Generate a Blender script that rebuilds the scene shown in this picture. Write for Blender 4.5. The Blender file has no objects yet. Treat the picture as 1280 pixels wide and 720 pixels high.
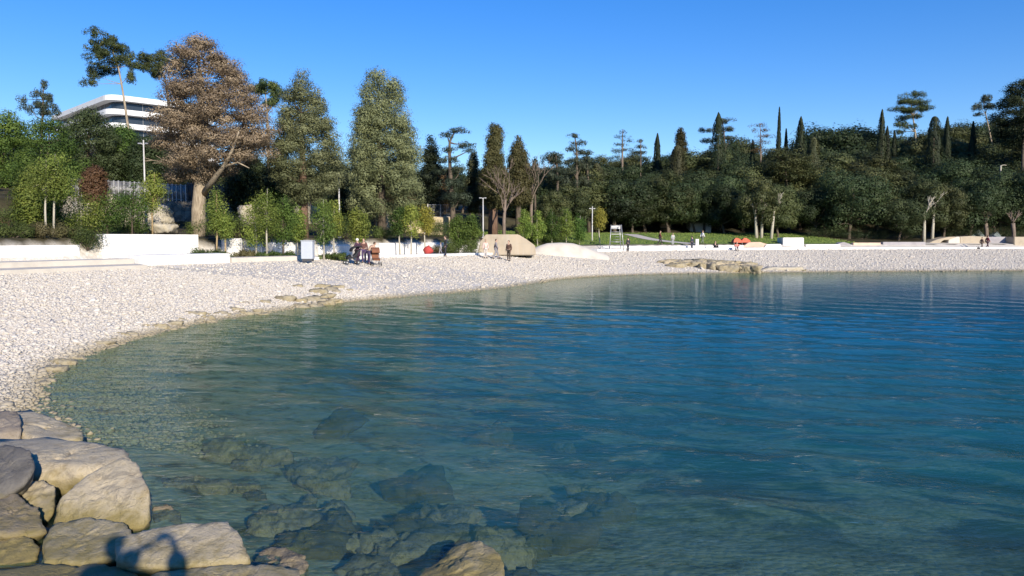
import bpy, bmesh, math, random
import numpy as np
from mathutils import Vector, Matrix, noise as mnoise

R = math.radians
rng = np.random.default_rng(7)
random.seed(7)
scene = bpy.context.scene
COL = scene.collection

# ------------------------------------------------------------------ camera
CZ, FPX, HOR = 3.2, 960.0, 298.0
PITCH = math.atan((360 - HOR) / FPX)
cam_d = bpy.data.cameras.new('camera')
cam = bpy.data.objects.new('camera', cam_d)
COL.objects.link(cam)
cam.location = (0, 0, CZ)
cam.rotation_euler = (R(90) - PITCH, 0, 0)
cam_d.sensor_width = 36
cam_d.lens = 27
cam_d.clip_end = 8000
scene.camera = cam


def at(px, py, Y):
    """world point seen at photo pixel (px,py), at distance Y in front of the viewpoint"""
    a, b = (px - 640) / FPX, (360 - py) / FPX
    d = Vector((a, math.cos(PITCH) + b * math.sin(PITCH), -math.sin(PITCH) + b * math.cos(PITCH)))
    d *= Y / d.y
    return Vector((d.x, d.y, d.z + CZ))


def px_of(x, y, z=1.8):
    f = y * math.cos(PITCH) + (CZ - z) * math.sin(PITCH)
    return 640 + FPX * x / f


# ------------------------------------------------------------------ light
SUN_EL, SUN_AZ = R(19.6), R(155.4)
w = bpy.data.worlds.new('World')
scene.world = w
w.use_nodes = True
nt = w.node_tree
sky = nt.nodes.new('ShaderNodeTexSky')
sky.sky_type = 'NISHITA'
sky.sun_disc = False
sky.sun_elevation = SUN_EL
sky.sun_rotation = SUN_AZ
sky.altitude = 0
sky.air_density = 1.0
sky.dust_density = 0.0
sky.ozone_density = 4.5
bg = nt.nodes['Background']
bg.inputs[1].default_value = 0.15
hsv = nt.nodes.new('ShaderNodeHueSaturation')
hsv.inputs['Saturation'].default_value = 1.42
hsv.inputs['Hue'].default_value = 0.519
gam = nt.nodes.new('ShaderNodeGamma')
gam.inputs[1].default_value = 0.8
nt.links.new(sky.outputs[0], gam.inputs[0])
nt.links.new(gam.outputs[0], hsv.inputs['Color'])
nt.links.new(hsv.outputs[0], bg.inputs[0])
ld = bpy.data.lights.new('sun', 'SUN')
ld.energy = 4.0
ld.angle = R(0.5)
ld.color = (1.0, 0.90, 0.76)
sun = bpy.data.objects.new('sun', ld)
COL.objects.link(sun)
to_sun = Vector((math.sin(SUN_AZ) * math.cos(SUN_EL), math.cos(SUN_AZ) * math.cos(SUN_EL), math.sin(SUN_EL)))
sun.rotation_euler = (-to_sun).to_track_quat('-Z', 'Y').to_euler()
sun.location = (30, -60, 40)
scene.view_settings.view_transform = 'Standard'
scene.view_settings.look = 'None'
scene.view_settings.exposure = 0.70
scene.view_settings.gamma = 1
scene.view_settings.use_curve_mapping = False
cy = scene.cycles
cy.use_denoising = True
cy.denoiser = 'OPENIMAGEDENOISE'
cy.max_bounces = 8
cy.transparent_max_bounces = 12
cy.diffuse_bounces = 3
cy.caustics_reflective = False
cy.caustics_refractive = False


# ------------------------------------------------------------------ helpers
def tag(o, label=None, cat=None, group=None, kind=None):
    if label: o['label'] = label
    if cat: o['category'] = cat
    if group: o['group'] = group
    if kind: o['kind'] = kind
    return o


def link(name, me, mat=None, parent=None, loc=None, rz=0):
    o = bpy.data.objects.new(name, me)
    COL.objects.link(o)
    if mat is not None and not me.materials:
        me.materials.append(mat)
    if parent is not None:
        o.parent = parent
    if loc is not None:
        o.location = loc
    if rz:
        o.rotation_euler = (0, 0, rz)
    return o


def empty(name, loc, label, cat, group=None, rz=0, s=None):
    o = bpy.data.objects.new(name, None)
    COL.objects.link(o)
    o.location = loc
    o.rotation_euler = (0, 0, rz)
    o.empty_display_size = 0.2
    if s: o.scale = (s, s, s) if not isinstance(s, tuple) else s
    return tag(o, label, cat, group)


def mesh_np(name, V, F, smooth=False, attrs=None, mat=None):
    V = np.asarray(V, dtype=np.float32)
    F = np.asarray(F, dtype=np.int32)
    k = F.shape[1]
    me = bpy.data.meshes.new(name)
    me.vertices.add(len(V))
    me.vertices.foreach_set('co', V.ravel())
    me.loops.add(F.size)
    me.loops.foreach_set('vertex_index', F.ravel())
    me.polygons.add(len(F))
    me.polygons.foreach_set('loop_start', np.arange(0, F.size, k, dtype=np.int32))
    me.polygons.foreach_set('loop_total', np.full(len(F), k, dtype=np.int32))
    if smooth:
        me.polygons.foreach_set('use_smooth', np.ones(len(F), dtype=bool))
    for an, arr in (attrs or {}).items():
        a = me.attributes.new(an, 'FLOAT', 'POINT')
        a.data.foreach_set('value', np.asarray(arr, dtype=np.float32).ravel())
    me.update(calc_edges=True)
    me.validate()
    if mat: me.materials.append(mat)
    return me


def copy_tree(o, parent=None):
    c = o.copy()
    COL.objects.link(c)
    if parent is not None: c.parent = parent
    for ch in list(o.children):
        copy_tree(ch, c)
    return c


class MB:
    """collects boxes, tubes, prisms and links them as one mesh"""
    def __init__(s): s.bm = bmesh.new()

    def box(s, lo, hi, bev=0.0, rot=None, piv=None):
        b = bmesh.new()
        bmesh.ops.create_cube(b, size=1)
        lo, hi = Vector(lo), Vector(hi)
        c, d = (lo + hi) / 2, hi - lo
        for v in b.verts:
            v.co = Vector((v.co.x * d.x, v.co.y * d.y, v.co.z * d.z)) + c
        if bev: bmesh.ops.bevel(b, geom=b.edges[:], offset=bev, segments=2, affect='EDGES', profile=0.5)
        if rot:
            bmesh.ops.rotate(b, verts=b.verts, cent=piv or c, matrix=Matrix.Rotation(rot, 3, 'Z'))
        s.add(b)
        return s

    def add(s, b):
        me = bpy.data.meshes.new('tmp')
        b.to_mesh(me); b.free()
        s.bm.from_mesh(me)
        bpy.data.meshes.remove(me)

    def tube(s, pts, rad, n=8):
        pts = [Vector(p) for p in pts]
        if not hasattr(rad, '__len__'): rad = [rad] * len(pts)
        rings = []
        for i, p in enumerate(pts):
            t = (pts[min(i + 1, len(pts) - 1)] - pts[max(i - 1, 0)]).normalized()
            u = t.orthogonal().normalized() if i == 0 else (u - t * u.dot(t)).normalized()
            v = t.cross(u)
            rings.append([s.bm.verts.new(p + (u * math.cos(2 * math.pi * k / n) + v * math.sin(2 * math.pi * k / n)) * rad[i]) for k in range(n)])
        for a, b in zip(rings, rings[1:]):
            for k in range(n):
                f = s.bm.faces.new((a[k], a[(k + 1) % n], b[(k + 1) % n], b[k])); f.smooth = True
        s.bm.faces.new(rings[0][::-1]); s.bm.faces.new(rings[-1])
        return s

    def prism(s, poly, vec):
        """poly: list of 3D points, extruded along vec"""
        vec = Vector(vec)
        a = [s.bm.verts.new(Vector(p)) for p in poly]
        b = [s.bm.verts.new(Vector(p) + vec) for p in poly]
        n = len(a)
        s.bm.faces.new(a); s.bm.faces.new(b[::-1])
        for i in range(n):
            s.bm.faces.new((a[i], b[i], b[(i + 1) % n], a[(i + 1) % n]))
        return s

    def ball(s, c, r, sub=3):
        b = bmesh.new()
        bmesh.ops.create_icosphere(b, subdivisions=sub, radius=1)
        for v in b.verts:
            v.co = Vector((v.co.x * r[0], v.co.y * r[1], v.co.z * r[2])) + Vector(c)
        for f in b.faces: f.smooth = True
        s.add(b)
        return s

    def build(s, name, mat, parent=None, loc=None, rz=0):
        bmesh.ops.recalc_face_normals(s.bm, faces=s.bm.faces)
        me = bpy.data.meshes.new(name)
        s.bm.to_mesh(me); s.bm.free()
        return link(name, me, mat, parent, loc, rz)


# ------------------------------------------------------------------ materials
def new_mat(name):
    m = bpy.data.materials.new(name)
    m.use_nodes = True
    t = m.node_tree
    return m, t, t.nodes['Principled BSDF'], t.nodes['Material Output']


def N(t, typ, **kw):
    n = t.nodes.new('ShaderNode' + typ)
    for k, v in kw.items():
        if k.startswith('i_'):
            n.inputs[k[2:].replace('_', ' ')].default_value = v
        else:
            setattr(n, k, v)
    return n


def ramp(t, src, stops):
    r = t.nodes.new('ShaderNodeValToRGB')
    els = r.color_ramp.elements
    while len(els) < len(stops): els.new(0.5)
    for e, (p, c) in zip(els, stops):
        e.position = p
        e.color = (*c, 1) if hasattr(c, '__len__') else (c, c, c, 1)
    t.links.new(src, r.inputs[0])
    return r.outputs[0]


def mix(t, fac, a, b, mode='MIX'):
    n = t.nodes.new('ShaderNodeMix')
    n.data_type = 'RGBA'; n.blend_type = mode
    for s_, v in ((n.inputs[0], fac), (n.inputs[6], a), (n.inputs[7], b)):
        if hasattr(v, 'links'): t.links.new(v, s_)
        elif hasattr(v, '__len__'): s_.default_value = (*v, 1)
        else: s_.default_value = v
    return n.outputs[2]


def math_n(t, op, a, b=None, clamp=False):
    n = t.nodes.new('ShaderNodeMath'); n.operation = op; n.use_clamp = clamp
    for i, v in enumerate((a, b)):
        if v is None: continue
        if hasattr(v, 'links'): t.links.new(v, n.inputs[i])
        else: n.inputs[i].default_value = v
    return n.outputs[0]


def coords(t, obj=False, scale=None):
    if obj:
        o = t.nodes.new('ShaderNodeTexCoord').outputs['Object']
    else:
        o = t.nodes.new('ShaderNodeNewGeometry').outputs['Position']
    if scale is not None:
        mp = t.nodes.new('ShaderNodeMapping')
        mp.inputs['Scale'].default_value = scale
        t.links.new(o, mp.inputs[0]); o = mp.outputs[0]
    return o


def noise_n(t, co, scale, detail=4, rough=0.55, dist=0.0):
    n = N(t, 'TexNoise'); n.inputs['Scale'].default_value = scale
    n.inputs['Detail'].default_value = detail; n.inputs['Roughness'].default_value = rough
    n.inputs['Distortion'].default_value = dist
    t.links.new(co, n.inputs['Vector'])
    return n.outputs['Fac']


def bump(t, h, strength, dist, prev=None):
    b = N(t, 'Bump'); b.inputs['Strength'].default_value = strength; b.inputs['Distance'].default_value = dist
    t.links.new(h, b.inputs['Height'])
    if prev is not None: t.links.new(prev, b.inputs['Normal'])
    return b.outputs[0]


def simple(name, col, rough=0.7, var=0.12, scale=3.0, bmp=0.15, metallic=0.0, stain=None):
    m, t, p, o = new_mat(name)
    co = coords(t)
    n1 = noise_n(t, co, scale, 5)
    c2 = tuple(max(0, c * (1 - var * 2)) for c in col)
    c3 = tuple(min(1, c * (1 + var)) for c in col)
    c = ramp(t, n1, [(0.3, c2), (0.5, col), (0.72, c3)])
    if stain:
        n2 = noise_n(t, coords(t, scale=(1, 1, 0.25)), scale * 0.7, 4, 0.6, 0.4)
        c = mix(t, ramp(t, n2, [(0.52, 0.0), (0.72, 0.75)]), c, stain)
    t.links.new(c, p.inputs['Base Color'])
    p.inputs['Roughness'].default_value = rough
    p.inputs['Metallic'].default_value = metallic
    if bmp:
        n3 = noise_n(t, co, scale * 9, 5)
        t.links.new(bump(t, n3, bmp, 0.03), p.inputs['Normal'])
    return m


def foliage(name, ca, cb, cc=None, transl=0.22):
    m, t, p, o = new_mat(name)
    at_ = N(t, 'Attribute'); at_.attribute_name = 'tint'
    oi = N(t, 'ObjectInfo')
    cc = cc or tuple((x + y) / 2 for x, y in zip(ca, cb))
    c = ramp(t, at_.outputs['Fac'], [(0.0, ca), (0.5, cc), (1.0, cb)])
    hs = N(t, 'HueSaturation')
    t.links.new(c, hs.inputs['Color'])
    mr = N(t, 'MapRange'); mr.inputs[3].default_value = 0.72; mr.inputs[4].default_value = 1.3
    t.links.new(oi.outputs['Random'], mr.inputs[0])
    t.links.new(mr.outputs[0], hs.inputs['Value'])
    mr2 = N(t, 'MapRange'); mr2.inputs[3].default_value = 0.485; mr2.inputs[4].default_value = 0.515
    t.links.new(math_n(t, 'FRACT', math_n(t, 'MULTIPLY', oi.outputs['Random'], 7.31)), mr2.inputs[0])
    t.links.new(mr2.outputs[0], hs.inputs['Hue'])
    p.inputs['Roughness'].default_value = 0.6
    p.inputs['Specular IOR Level'].default_value = 0.25
    t.links.new(hs.outputs[0], p.inputs['Base Color'])
    tr = N(t, 'BsdfTranslucent')
    t.links.new(hs.outputs[0], tr.inputs[0])
    mx = N(t, 'MixShader'); mx.inputs[0].default_value = transl
    t.links.new(p.outputs[0], mx.inputs[1]); t.links.new(tr.outputs[0], mx.inputs[2])
    t.links.new(mx.outputs[0], o.inputs[0])
    return m


def bark(name, ca, cb):
    m, t, p, o = new_mat(name)
    co = coords(t, obj=True, scale=(4, 4, 0.8))
    n = noise_n(t, co, 2.0, 6, 0.65)
    t.links.new(ramp(t, n, [(0.3, ca), (0.7, cb)]), p.inputs['Base Color'])
    p.inputs['Roughness'].default_value = 0.9
    t.links.new(bump(t, n, 0.6, 0.05), p.inputs['Normal'])
    return m


def rock_mat(name, cream, tan, grey, moss=True, dark=0.0):
    m, t, p, o = new_mat(name)
    co = coords(t)
    big = noise_n(t, co, 1.3, 6, 0.6, 0.6)
    mid = noise_n(t, co, 5.5, 7, 0.62, 0.3)
    fin = noise_n(t, co, 38, 6, 0.7)
    c = ramp(t, mid, [(0.28, tan), (0.5, cream), (0.75, grey)])
    c = mix(t, ramp(t, big, [(0.42, 0.0), (0.66, 0.8)]), c, grey)
    dk = noise_n(t, co, 2.6, 6, 0.7, 1.2)
    c = mix(t, ramp(t, dk, [(0.52, 0.0), (0.64, 0.6)]), c, tuple(x * 0.55 for x in grey))
    c = mix(t, ramp(t, fin, [(0.56, 0.0), (0.70, 0.55)]), c, tuple(x * 0.5 for x in tan))
    sp = noise_n(t, co, 15, 4, 0.6)
    if dark:   # weed tufts and bare patches
        wd = noise_n(t, co, 7, 7, 0.7, 0.8)
        c = mix(t, ramp(t, wd, [(0.50, 0.0), (0.60, 0.7)]), c, (0.05, 0.045, 0.022))
    c = mix(t, ramp(t, sp, [(0.60, 0.0), (0.68, 0.4)]), c, tuple(min(1, x * 1.25) for x in cream))
    vo = N(t, 'TexVoronoi'); vo.feature = 'DISTANCE_TO_EDGE'; vo.inputs['Scale'].default_value = 1.7
    wv = N(t, 'VectorMath'); wv.operation = 'MULTIPLY_ADD'
    nz = N(t, 'TexNoise'); nz.inputs['Scale'].default_value = 2.5; nz.inputs['Detail'].default_value = 5
    t.links.new(co, nz.inputs['Vector']); t.links.new(nz.outputs['Color'], wv.inputs[0])
    wv.inputs[1].default_value = (0.9, 0.9, 0.9); t.links.new(co, wv.inputs[2])
    t.links.new(wv.outputs[0], vo.inputs['Vector'])
    crack0 = vo.outputs['Distance']
    sx = N(t, 'SeparateXYZ'); t.links.new(coords(t), sx.inputs[0])
    c = mix(t, ramp(t, crack0, [(0.0, .3), (0.012, 0.0)]), c, tuple(x * .35 for x in tan))
    if moss:  # weed line left by the tide
        h = math_n(t, 'ADD', sx.outputs[2], math_n(t, 'MULTIPLY', math_n(t, 'SUBTRACT', mid, 0.5), 0.5))
        mr = N(t, 'MapRange'); mr.inputs[1].default_value = 0.34; mr.inputs[2].default_value = 0.10
        t.links.new(h, mr.inputs[0])
        c = mix(t, math_n(t, 'MULTIPLY', mr.outputs[0], 0.85), c, (0.20, 0.16, 0.045))
        mr2 = N(t, 'MapRange'); mr2.inputs[1].default_value = 0.05; mr2.inputs[2].default_value = -0.1
        t.links.new(h, mr2.inputs[0])
        c = mix(t, math_n(t, 'MULTIPLY', mr2.outputs[0], 0.8), c, (0.06, 0.052, 0.03))
    t.links.new(c, p.inputs['Base Color'])
    p.inputs['Roughness'].default_value = 0.85
    crack = ramp(t, vo.outputs['Distance'], [(0.0, 0.0), (0.035, 1.0)])
    b0 = bump(t, crack, 0.3, 0.025)
    b1 = bump(t, mid, 0.42, 0.06, b0)
    b2 = bump(t, fin, 0.75, 0.02, b1)
    t.links.new(b2, p.inputs['Normal'])
    return m


M = {}
M['white'] = simple('white_concrete', (0.78, 0.77, 0.74), 0.8, 0.05, 1.2, 0.1, stain=(0.60, 0.57, 0.52))
def joints(m):
    t = m.node_tree; p = t.nodes['Principled BSDF']
    sx = N(t, 'SeparateXYZ'); t.links.new(coords(t), sx.inputs[0])
    cb = N(t, 'CombineXYZ'); t.links.new(math_n(t, 'ADD', sx.outputs[0], math_n(t, 'MULTIPLY', sx.outputs[1], 0.7)), cb.inputs[0])
    t.links.new(sx.outputs[2], cb.inputs[1])
    br = N(t, 'TexBrick'); br.offset = 0.0; br.inputs['Scale'].default_value = 1.0; br.inputs['Mortar Size'].default_value = 0.012
    br.inputs['Brick Width'].default_value = 2.4; br.inputs['Row Height'].default_value = 0.9
    t.links.new(cb.outputs[0], br.inputs['Vector'])
    src = p.inputs['Base Color'].links[0].from_socket
    c = mix(t, math_n(t, 'MULTIPLY', br.outputs['Fac'], 0.55), src, (0.30, 0.28, 0.25))
    st = noise_n(t, coords(t, scale=(1.5, 1.5, 0.12)), 1.2, 5, 0.65, 0.3)
    c = mix(t, ramp(t, st, [(0.55, 0.0), (0.75, 0.5)]), c, (0.46, 0.43, 0.38))
    t.links.new(c, p.inputs['Base Color'])


joints(M['white'])
M['tan_conc'] = simple('tan_concrete', (0.41, 0.345, 0.255), 0.85, 0.10, 0.9, 0.15, stain=(0.50, 0.40, 0.28))
joints(M['tan_conc'])
M['pink_conc'] = simple('pink_concrete', (0.62, 0.45, 0.34), 0.85, 0.08, 0.9, 0.1)
M['lilac_conc'] = simple('grey_concrete', (0.34, 0.32, 0.33), 0.85, 0.08, 0.9, 0.1)
M['paving'] = simple('pale_paving', (0.58, 0.53, 0.45), 0.85, 0.08, 0.8, 0.1)
M['cream'] = simple('cream_plaster', (0.58, 0.47, 0.29), 0.85, 0.1, 0.7, 0.15, stain=(0.36, 0.29, 0.2))
M['steel'] = simple('galvanised_steel', (0.42, 0.42, 0.42), 0.45, 0.06, 2, 0, metallic=0.6)
M['pale_steel'] = simple('pale_painted_steel', (0.55, 0.54, 0.52), 0.5, 0.06, 2, 0)
M['dark_steel'] = simple('dark_steel', (0.06, 0.06, 0.065), 0.5, 0.06, 2, 0)
M['light_panel'] = simple('light_grey_panel', (0.44, 0.47, 0.52), 0.5, 0.04, 1.5, 0)
M['black_cloth'] = simple('black_cloth', (0.018, 0.018, 0.022), 0.9, 0.1, 6, 0.1)
M['rubber'] = simple('rubber', (0.03, 0.03, 0.03), 0.7, 0.05, 6, 0)
M['red_cloth'] = simple('red_cloth', (0.45, 0.06, 0.05), 0.8, 0.08, 4, 0.1)
M['orange_cloth'] = simple('orange_red_cloth', (0.60, 0.14, 0.07), 0.8, 0.1, 3, 0.1)
M['brown_cloth'] = simple('brown_cloth', (0.20, 0.08, 0.04), 0.85, 0.1, 4, 0.1)
M['canvas'] = simple('grey_canvas', (0.20, 0.24, 0.24), 0.8, 0.06, 3, 0.05)
M['wood'] = simple('stake_wood', (0.38, 0.28, 0.15), 0.85, 0.15, 8, 0.2)
M['glass'] = simple('dark_glass', (0.03, 0.04, 0.055), 0.12, 0.1, 0.5, 0)
M['hotel'] = simple('white_plaster', (0.80, 0.80, 0.79), 0.7, 0.03, 0.5, 0)
M['earth'] = simple('red_earth', (0.26, 0.12, 0.075), 0.95, 0.2, 1.5, 0.6)
M['tile'] = simple('roof_tile', (0.25, 0.12, 0.07), 0.85, 0.2, 3, 0.3)


def stone_wall_mat():
    m, t, p, o = new_mat('grey_stone_masonry')
    co = coords(t)
    sx = N(t, 'SeparateXYZ'); t.links.new(co, sx.inputs[0])
    cb = N(t, 'CombineXYZ'); t.links.new(math_n(t, 'ADD', sx.outputs[0], math_n(t, 'MULTIPLY', sx.outputs[1], 0.6)), cb.inputs[0])
    t.links.new(sx.outputs[2], cb.inputs[1])
    vo = N(t, 'TexVoronoi'); vo.inputs['Scale'].default_value = 2.2
    t.links.new(cb.outputs[0], vo.inputs['Vector'])
    c = ramp(t, N_sep(t, vo.outputs['Color']), [(0.1, (0.20, 0.18, 0.155)), (0.5, (0.30, 0.27, 0.23)), (0.9, (0.42, 0.375, 0.30))])
    n = noise_n(t, co, 0.5, 5, 0.6)
    c = mix(t, ramp(t, n, [(0.45, 0.0), (0.7, 0.6)]), c, (0.09, 0.09, 0.06))
    t.links.new(c, p.inputs['Base Color']); p.inputs['Roughness'].default_value = 0.95
    vo2 = N(t, 'TexVoronoi'); vo2.feature = 'DISTANCE_TO_EDGE'; vo2.inputs['Scale'].default_value = 2.2
    t.links.new(cb.outputs[0], vo2.inputs['Vector'])
    t.links.new(bump(t, ramp(t, vo2.outputs['Distance'], [(0, 0.0), (0.08, 1.0)]), 0.8, 0.06), p.inputs['Normal'])
    return m


def N_sep(t, colour):
    s = N(t, 'SeparateColor'); t.links.new(colour, s.inputs[0])
    return s.outputs[0]


M['stone_wall'] = stone_wall_mat()
M['rock'] = rock_mat('limestone_boulder', (0.50, 0.42, 0.28), (0.34, 0.26, 0.145), (0.37, 0.315, 0.225))
M['rock_brown'] = rock_mat('brown_boulder', (0.25, 0.20, 0.145), (0.17, 0.125, 0.085), (0.28, 0.235, 0.18))
M['rock_dark'] = rock_mat('dark_boulder', (0.12, 0.11, 0.095), (0.065, 0.06, 0.055), (0.17, 0.155, 0.13))
M['rock_sea'] = rock_mat('weedy_sea_boulder', (0.30, 0.24, 0.14), (0.09, 0.075, 0.035), (0.20, 0.165, 0.115), moss=False, dark=1)
M['rock_yellow'] = rock_mat('yellowish_shore_rock', (0.36, 0.30, 0.18), (0.21, 0.165, 0.085), (0.34, 0.30, 0.22), moss=False)
M['rock_pale'] = rock_mat('pale_outcrop', (0.50, 0.44, 0.32), (0.36, 0.29, 0.19), (0.45, 0.42, 0.36), moss=False)
M['oak'] = foliage('holm_oak_leaves', (0.02184, 0.03783, 0.01482), (0.07862, 0.09836, 0.03952), (0.04586, 0.06557, 0.02593), 0.24)
M['oak_olive'] = foliage('olive_green_leaves', (0.03494, 0.05044, 0.01852), (0.131, 0.1387, 0.05187), (0.07426, 0.08827, 0.03334), 0.24)
M['oak_green'] = foliage('fresh_green_leaves', (0.03578, 0.07673, 0.01842), (0.1626, 0.2302, 0.04603), (0.08944, 0.1458, 0.03069), 0.38)
M['lime'] = foliage('lime_green_leaves', (0.08809, 0.1385, 0.02493), (0.3229, 0.3601, 0.07615), (0.1835, 0.2354, 0.04709), 0.35)
M['yellow'] = foliage('yellow_green_leaves', (0.182, 0.182, 0.026), (0.429, 0.377, 0.078), None, 0.35)
M['olive_con'] = foliage('olive_conifer_needles', (0.09433, 0.1149, 0.0503), (0.3302, 0.3567, 0.1782), (0.2044, 0.2298, 0.109), 0.22)
M['brown_con'] = foliage('dead_brown_needles', (0.1152, 0.08259, 0.05253), (0.3648, 0.2839, 0.1869), (0.2257, 0.1704, 0.1111), 0.18)
M['cypress'] = foliage('cypress_needles', (0.014, 0.024, 0.012), (0.05, 0.062, 0.028), (0.028, 0.040, 0.018), 0.24)
M['cypress_olive'] = foliage('olive_cypress_needles', (0.028, 0.036, 0.014), (0.10, 0.10, 0.042), None, 0.08)
M['pine'] = foliage('pine_needles', (0.03375, 0.06136, 0.02454), (0.1764, 0.1918, 0.05829), (0.08437, 0.1104, 0.03835), 0.24)
M['cedar'] = foliage('cedar_needles', (0.020, 0.034, 0.022), (0.075, 0.088, 0.052), None, 0.1)
M['ivy'] = foliage('ivy_leaves', (0.0364, 0.0416, 0.0156), (0.156, 0.1365, 0.0585), (0.0884, 0.0832, 0.0338), 0.38)
M['rust'] = foliage('rust_brown_leaves', (0.0885, 0.0531, 0.02596), (0.236, 0.1416, 0.0708), None, 0.2)
M['shrub'] = foliage('shrub_leaves', (0.03835, 0.06903, 0.01841), (0.1534, 0.1994, 0.05369), None, 0.38)
M['shrub_dry'] = foliage('dry_shrub_leaves', (0.06, 0.055, 0.025), (0.18, 0.16, 0.07), None, 0.2)
M['bark'] = bark('grey_brown_bark', (0.055, 0.042, 0.03), (0.16, 0.125, 0.09))
M['bark_red'] = bark('reddish_bark', (0.10, 0.055, 0.035), (0.24, 0.15, 0.10))
M['bark_pale'] = bark('pale_bark', (0.17, 0.13, 0.085), (0.44, 0.365, 0.26))
M['bark_white'] = bark('silvery_bark', (0.30, 0.28, 0.22), (0.55, 0.50, 0.40))
M['twig'] = bark('bare_twigs', (0.11, 0.085, 0.065), (0.26, 0.20, 0.155))

# ------------------------------------------------------------------ terrain
WATER = [(60, -25), (14, 1.5), (6, 4.2), (1.5, 5.6), (-1.5, 6.4), (-3.2, 7.4), (-4.4, 8.7), (-5.6, 10.6), (-7.4, 12.6),
         (-9.5, 15.2), (-11.2, 18.4), (-12.2, 24), (-11.8, 29.3), (-10.4, 34), (-8.3, 38.9), (-5.2, 42.9), (-1, 48.4), (1.3, 54),
         (4.4, 62.0), (12, 68.5), (24, 72.0), (51, 76.0), (90, 79), (160, 85), (1500, 200), (3000, -400), (2000, -3000),
         (200, -1500), (80, -60)]
PROM = [(-46, -30), (-37, 0), (-30.5, 20), (-24.6, 35), (-18.2, 48), (-13.4, 55), (-2.8, 68.5), (10, 87), (24, 96.5), (40, 102),
        (72, 108), (120, 112), (220, 118), (700, 150)]


def smooth_line(pts, it=3, closed=False):
    p = [np.array(q, float) for q in pts]
    for _ in range(it):
        q = [] if closed else [p[0]]
        n = len(p)
        for i in range(n if closed else n - 1):
            a, b = p[i], p[(i + 1) % n]
            q += [a * .75 + b * .25, a * .25 + b * .75]
        if not closed: q.append(p[-1])
        p = q
    return np.array(p)


WP = smooth_line(WATER, 2, True)
PL = smooth_line(PROM, 3)
# resample the promenade line every metre
seg = np.linalg.norm(np.diff(PL, axis=0), axis=1)
cum = np.r_[0, np.cumsum(seg)]
ss = np.arange(0, cum[-1], 0.2)
PL = np.c_[np.interp(ss, cum, PL[:, 0]), np.interp(ss, cum, PL[:, 1])]
tg = np.gradient(PL, axis=0)
tg /= np.linalg.norm(tg, axis=1)[:, None]
PN = np.c_[-tg[:, 1], tg[:, 0]]
INL = np.r_[PL[::14], [[700, 3000], [-3000, 3000], [-3000, -900], [-46, -900]]]


def sd_poly(P, X, Y):
    """positive inside"""
    X = np.asarray(X, float); Y = np.asarray(Y, float)
    d2 = np.full(X.shape, 1e18); ins = np.zeros(X.shape, bool)
    n = len(P)
    for i in range(n):
        ax, ay = P[i]; bx, by = P[(i + 1) % n]
        ex, ey = bx - ax, by - ay
        L = ex * ex + ey * ey
        if L < 1e-12: continue
        tt = np.clip(((X - ax) * ex + (Y - ay) * ey) / L, 0, 1)
        d2 = np.minimum(d2, (X - ax - tt * ex) ** 2 + (Y - ay - tt * ey) ** 2)
        c = (ay > Y) != (by > Y)
        if abs(ey) > 1e-12:
            ins ^= c & (X < ex * (Y - ay) / ey + ax)
    return np.where(ins, 1, -1) * np.sqrt(d2)


def sstep(a, b, x):
    t = np.clip((x - a) / (b - a), 0, 1)
    return t * t * (3 - 2 * t)


def ripple(X, Y, s, seed=0):
    r = np.random.default_rng(seed)
    z = 0
    for k in range(7):
        a = r.uniform(0, 6.28); f = s * 1.5 ** k
        z = z + np.sin(f * (X * np.cos(a) + Y * np.sin(a)) + r.uniform(0, 6.28) + 1.3 * np.sin(f * .37 * (X * np.sin(a) - Y * np.cos(a)))) / 1.45 ** k
    return z / 2.5


def zones(X, Y):
    dw = -sd_poly(WP, X, Y)
    di = sd_poly(INL, X, Y)
    right = sstep(-0.05, 0.10, X / np.maximum(np.abs(Y), 1.0))
    return dw, di, right


def H(X, Y):
    X = np.atleast_1d(np.asarray(X, float)); Y = np.atleast_1d(np.asarray(Y, float))
    dw, di, rt = zones(X, Y)
    t = np.clip(dw / np.maximum(dw - di, 0.01), 0, 1)
    beach = 1.75 * t ** 0.8 + 0.05 * ripple(X, Y, 0.35, 1) * np.clip(t * 4, 0, 1) * np.clip((1 - t) * 6, 0, 1)
    near = 1 - sstep(10, 16, Y)
    near = near * (X > -16)
    bank = -0.15 + 1.65 * sstep(6.5, 1.5, np.hypot(X, Y)) + 1.2 * sstep(-9, -16, X)
    land = beach * (1 - near) + bank * near
    L = np.interp(di, [0, 6.6, 7.4, 14, 25, 25.8, 60, 150, 400], [0, 0, 1.45, 1.7, 2.7, 4.6, 9.5, 24, 40])
    hr = 0.20 + 0.16 * sstep(0.35, 0.62, X / np.maximum(Y, 1))
    lowr = sstep(-0.42, -0.30, X / np.maximum(Y, 1))
    L = np.minimum(L, 4.6) + np.maximum(L - 4.6, 0) * (1 - .52 * lowr)
    Rr = np.interp(di, [0, 2.6, 3.2, 18, 25], [0, 0, 0.6, 2.0, 2.3]) + np.clip(di - 25, 0, 75) * hr + np.clip(di - 100, 0, 400) * 0.02
    inland = 1.75 + L * (1 - rt) + Rr * rt + 0.12 * ripple(X, Y, 0.2, 2) * np.clip((di - 27) / 10, 0, 1)
    land = np.where(di > 0, inland, land)
    dd = np.maximum(-dw, 0)
    sea = -np.minimum(4.2, 0.115 * dd * (1 - near) + near * (0.15 * dd)) - 0.10 * np.clip(dd / 3, 0, 1) * (1 + ripple(X, Y, 0.55, 3))
    return np.where(dw > 0, land, sea)


def H1(x, y): return float(H(x, y)[0])


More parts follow.
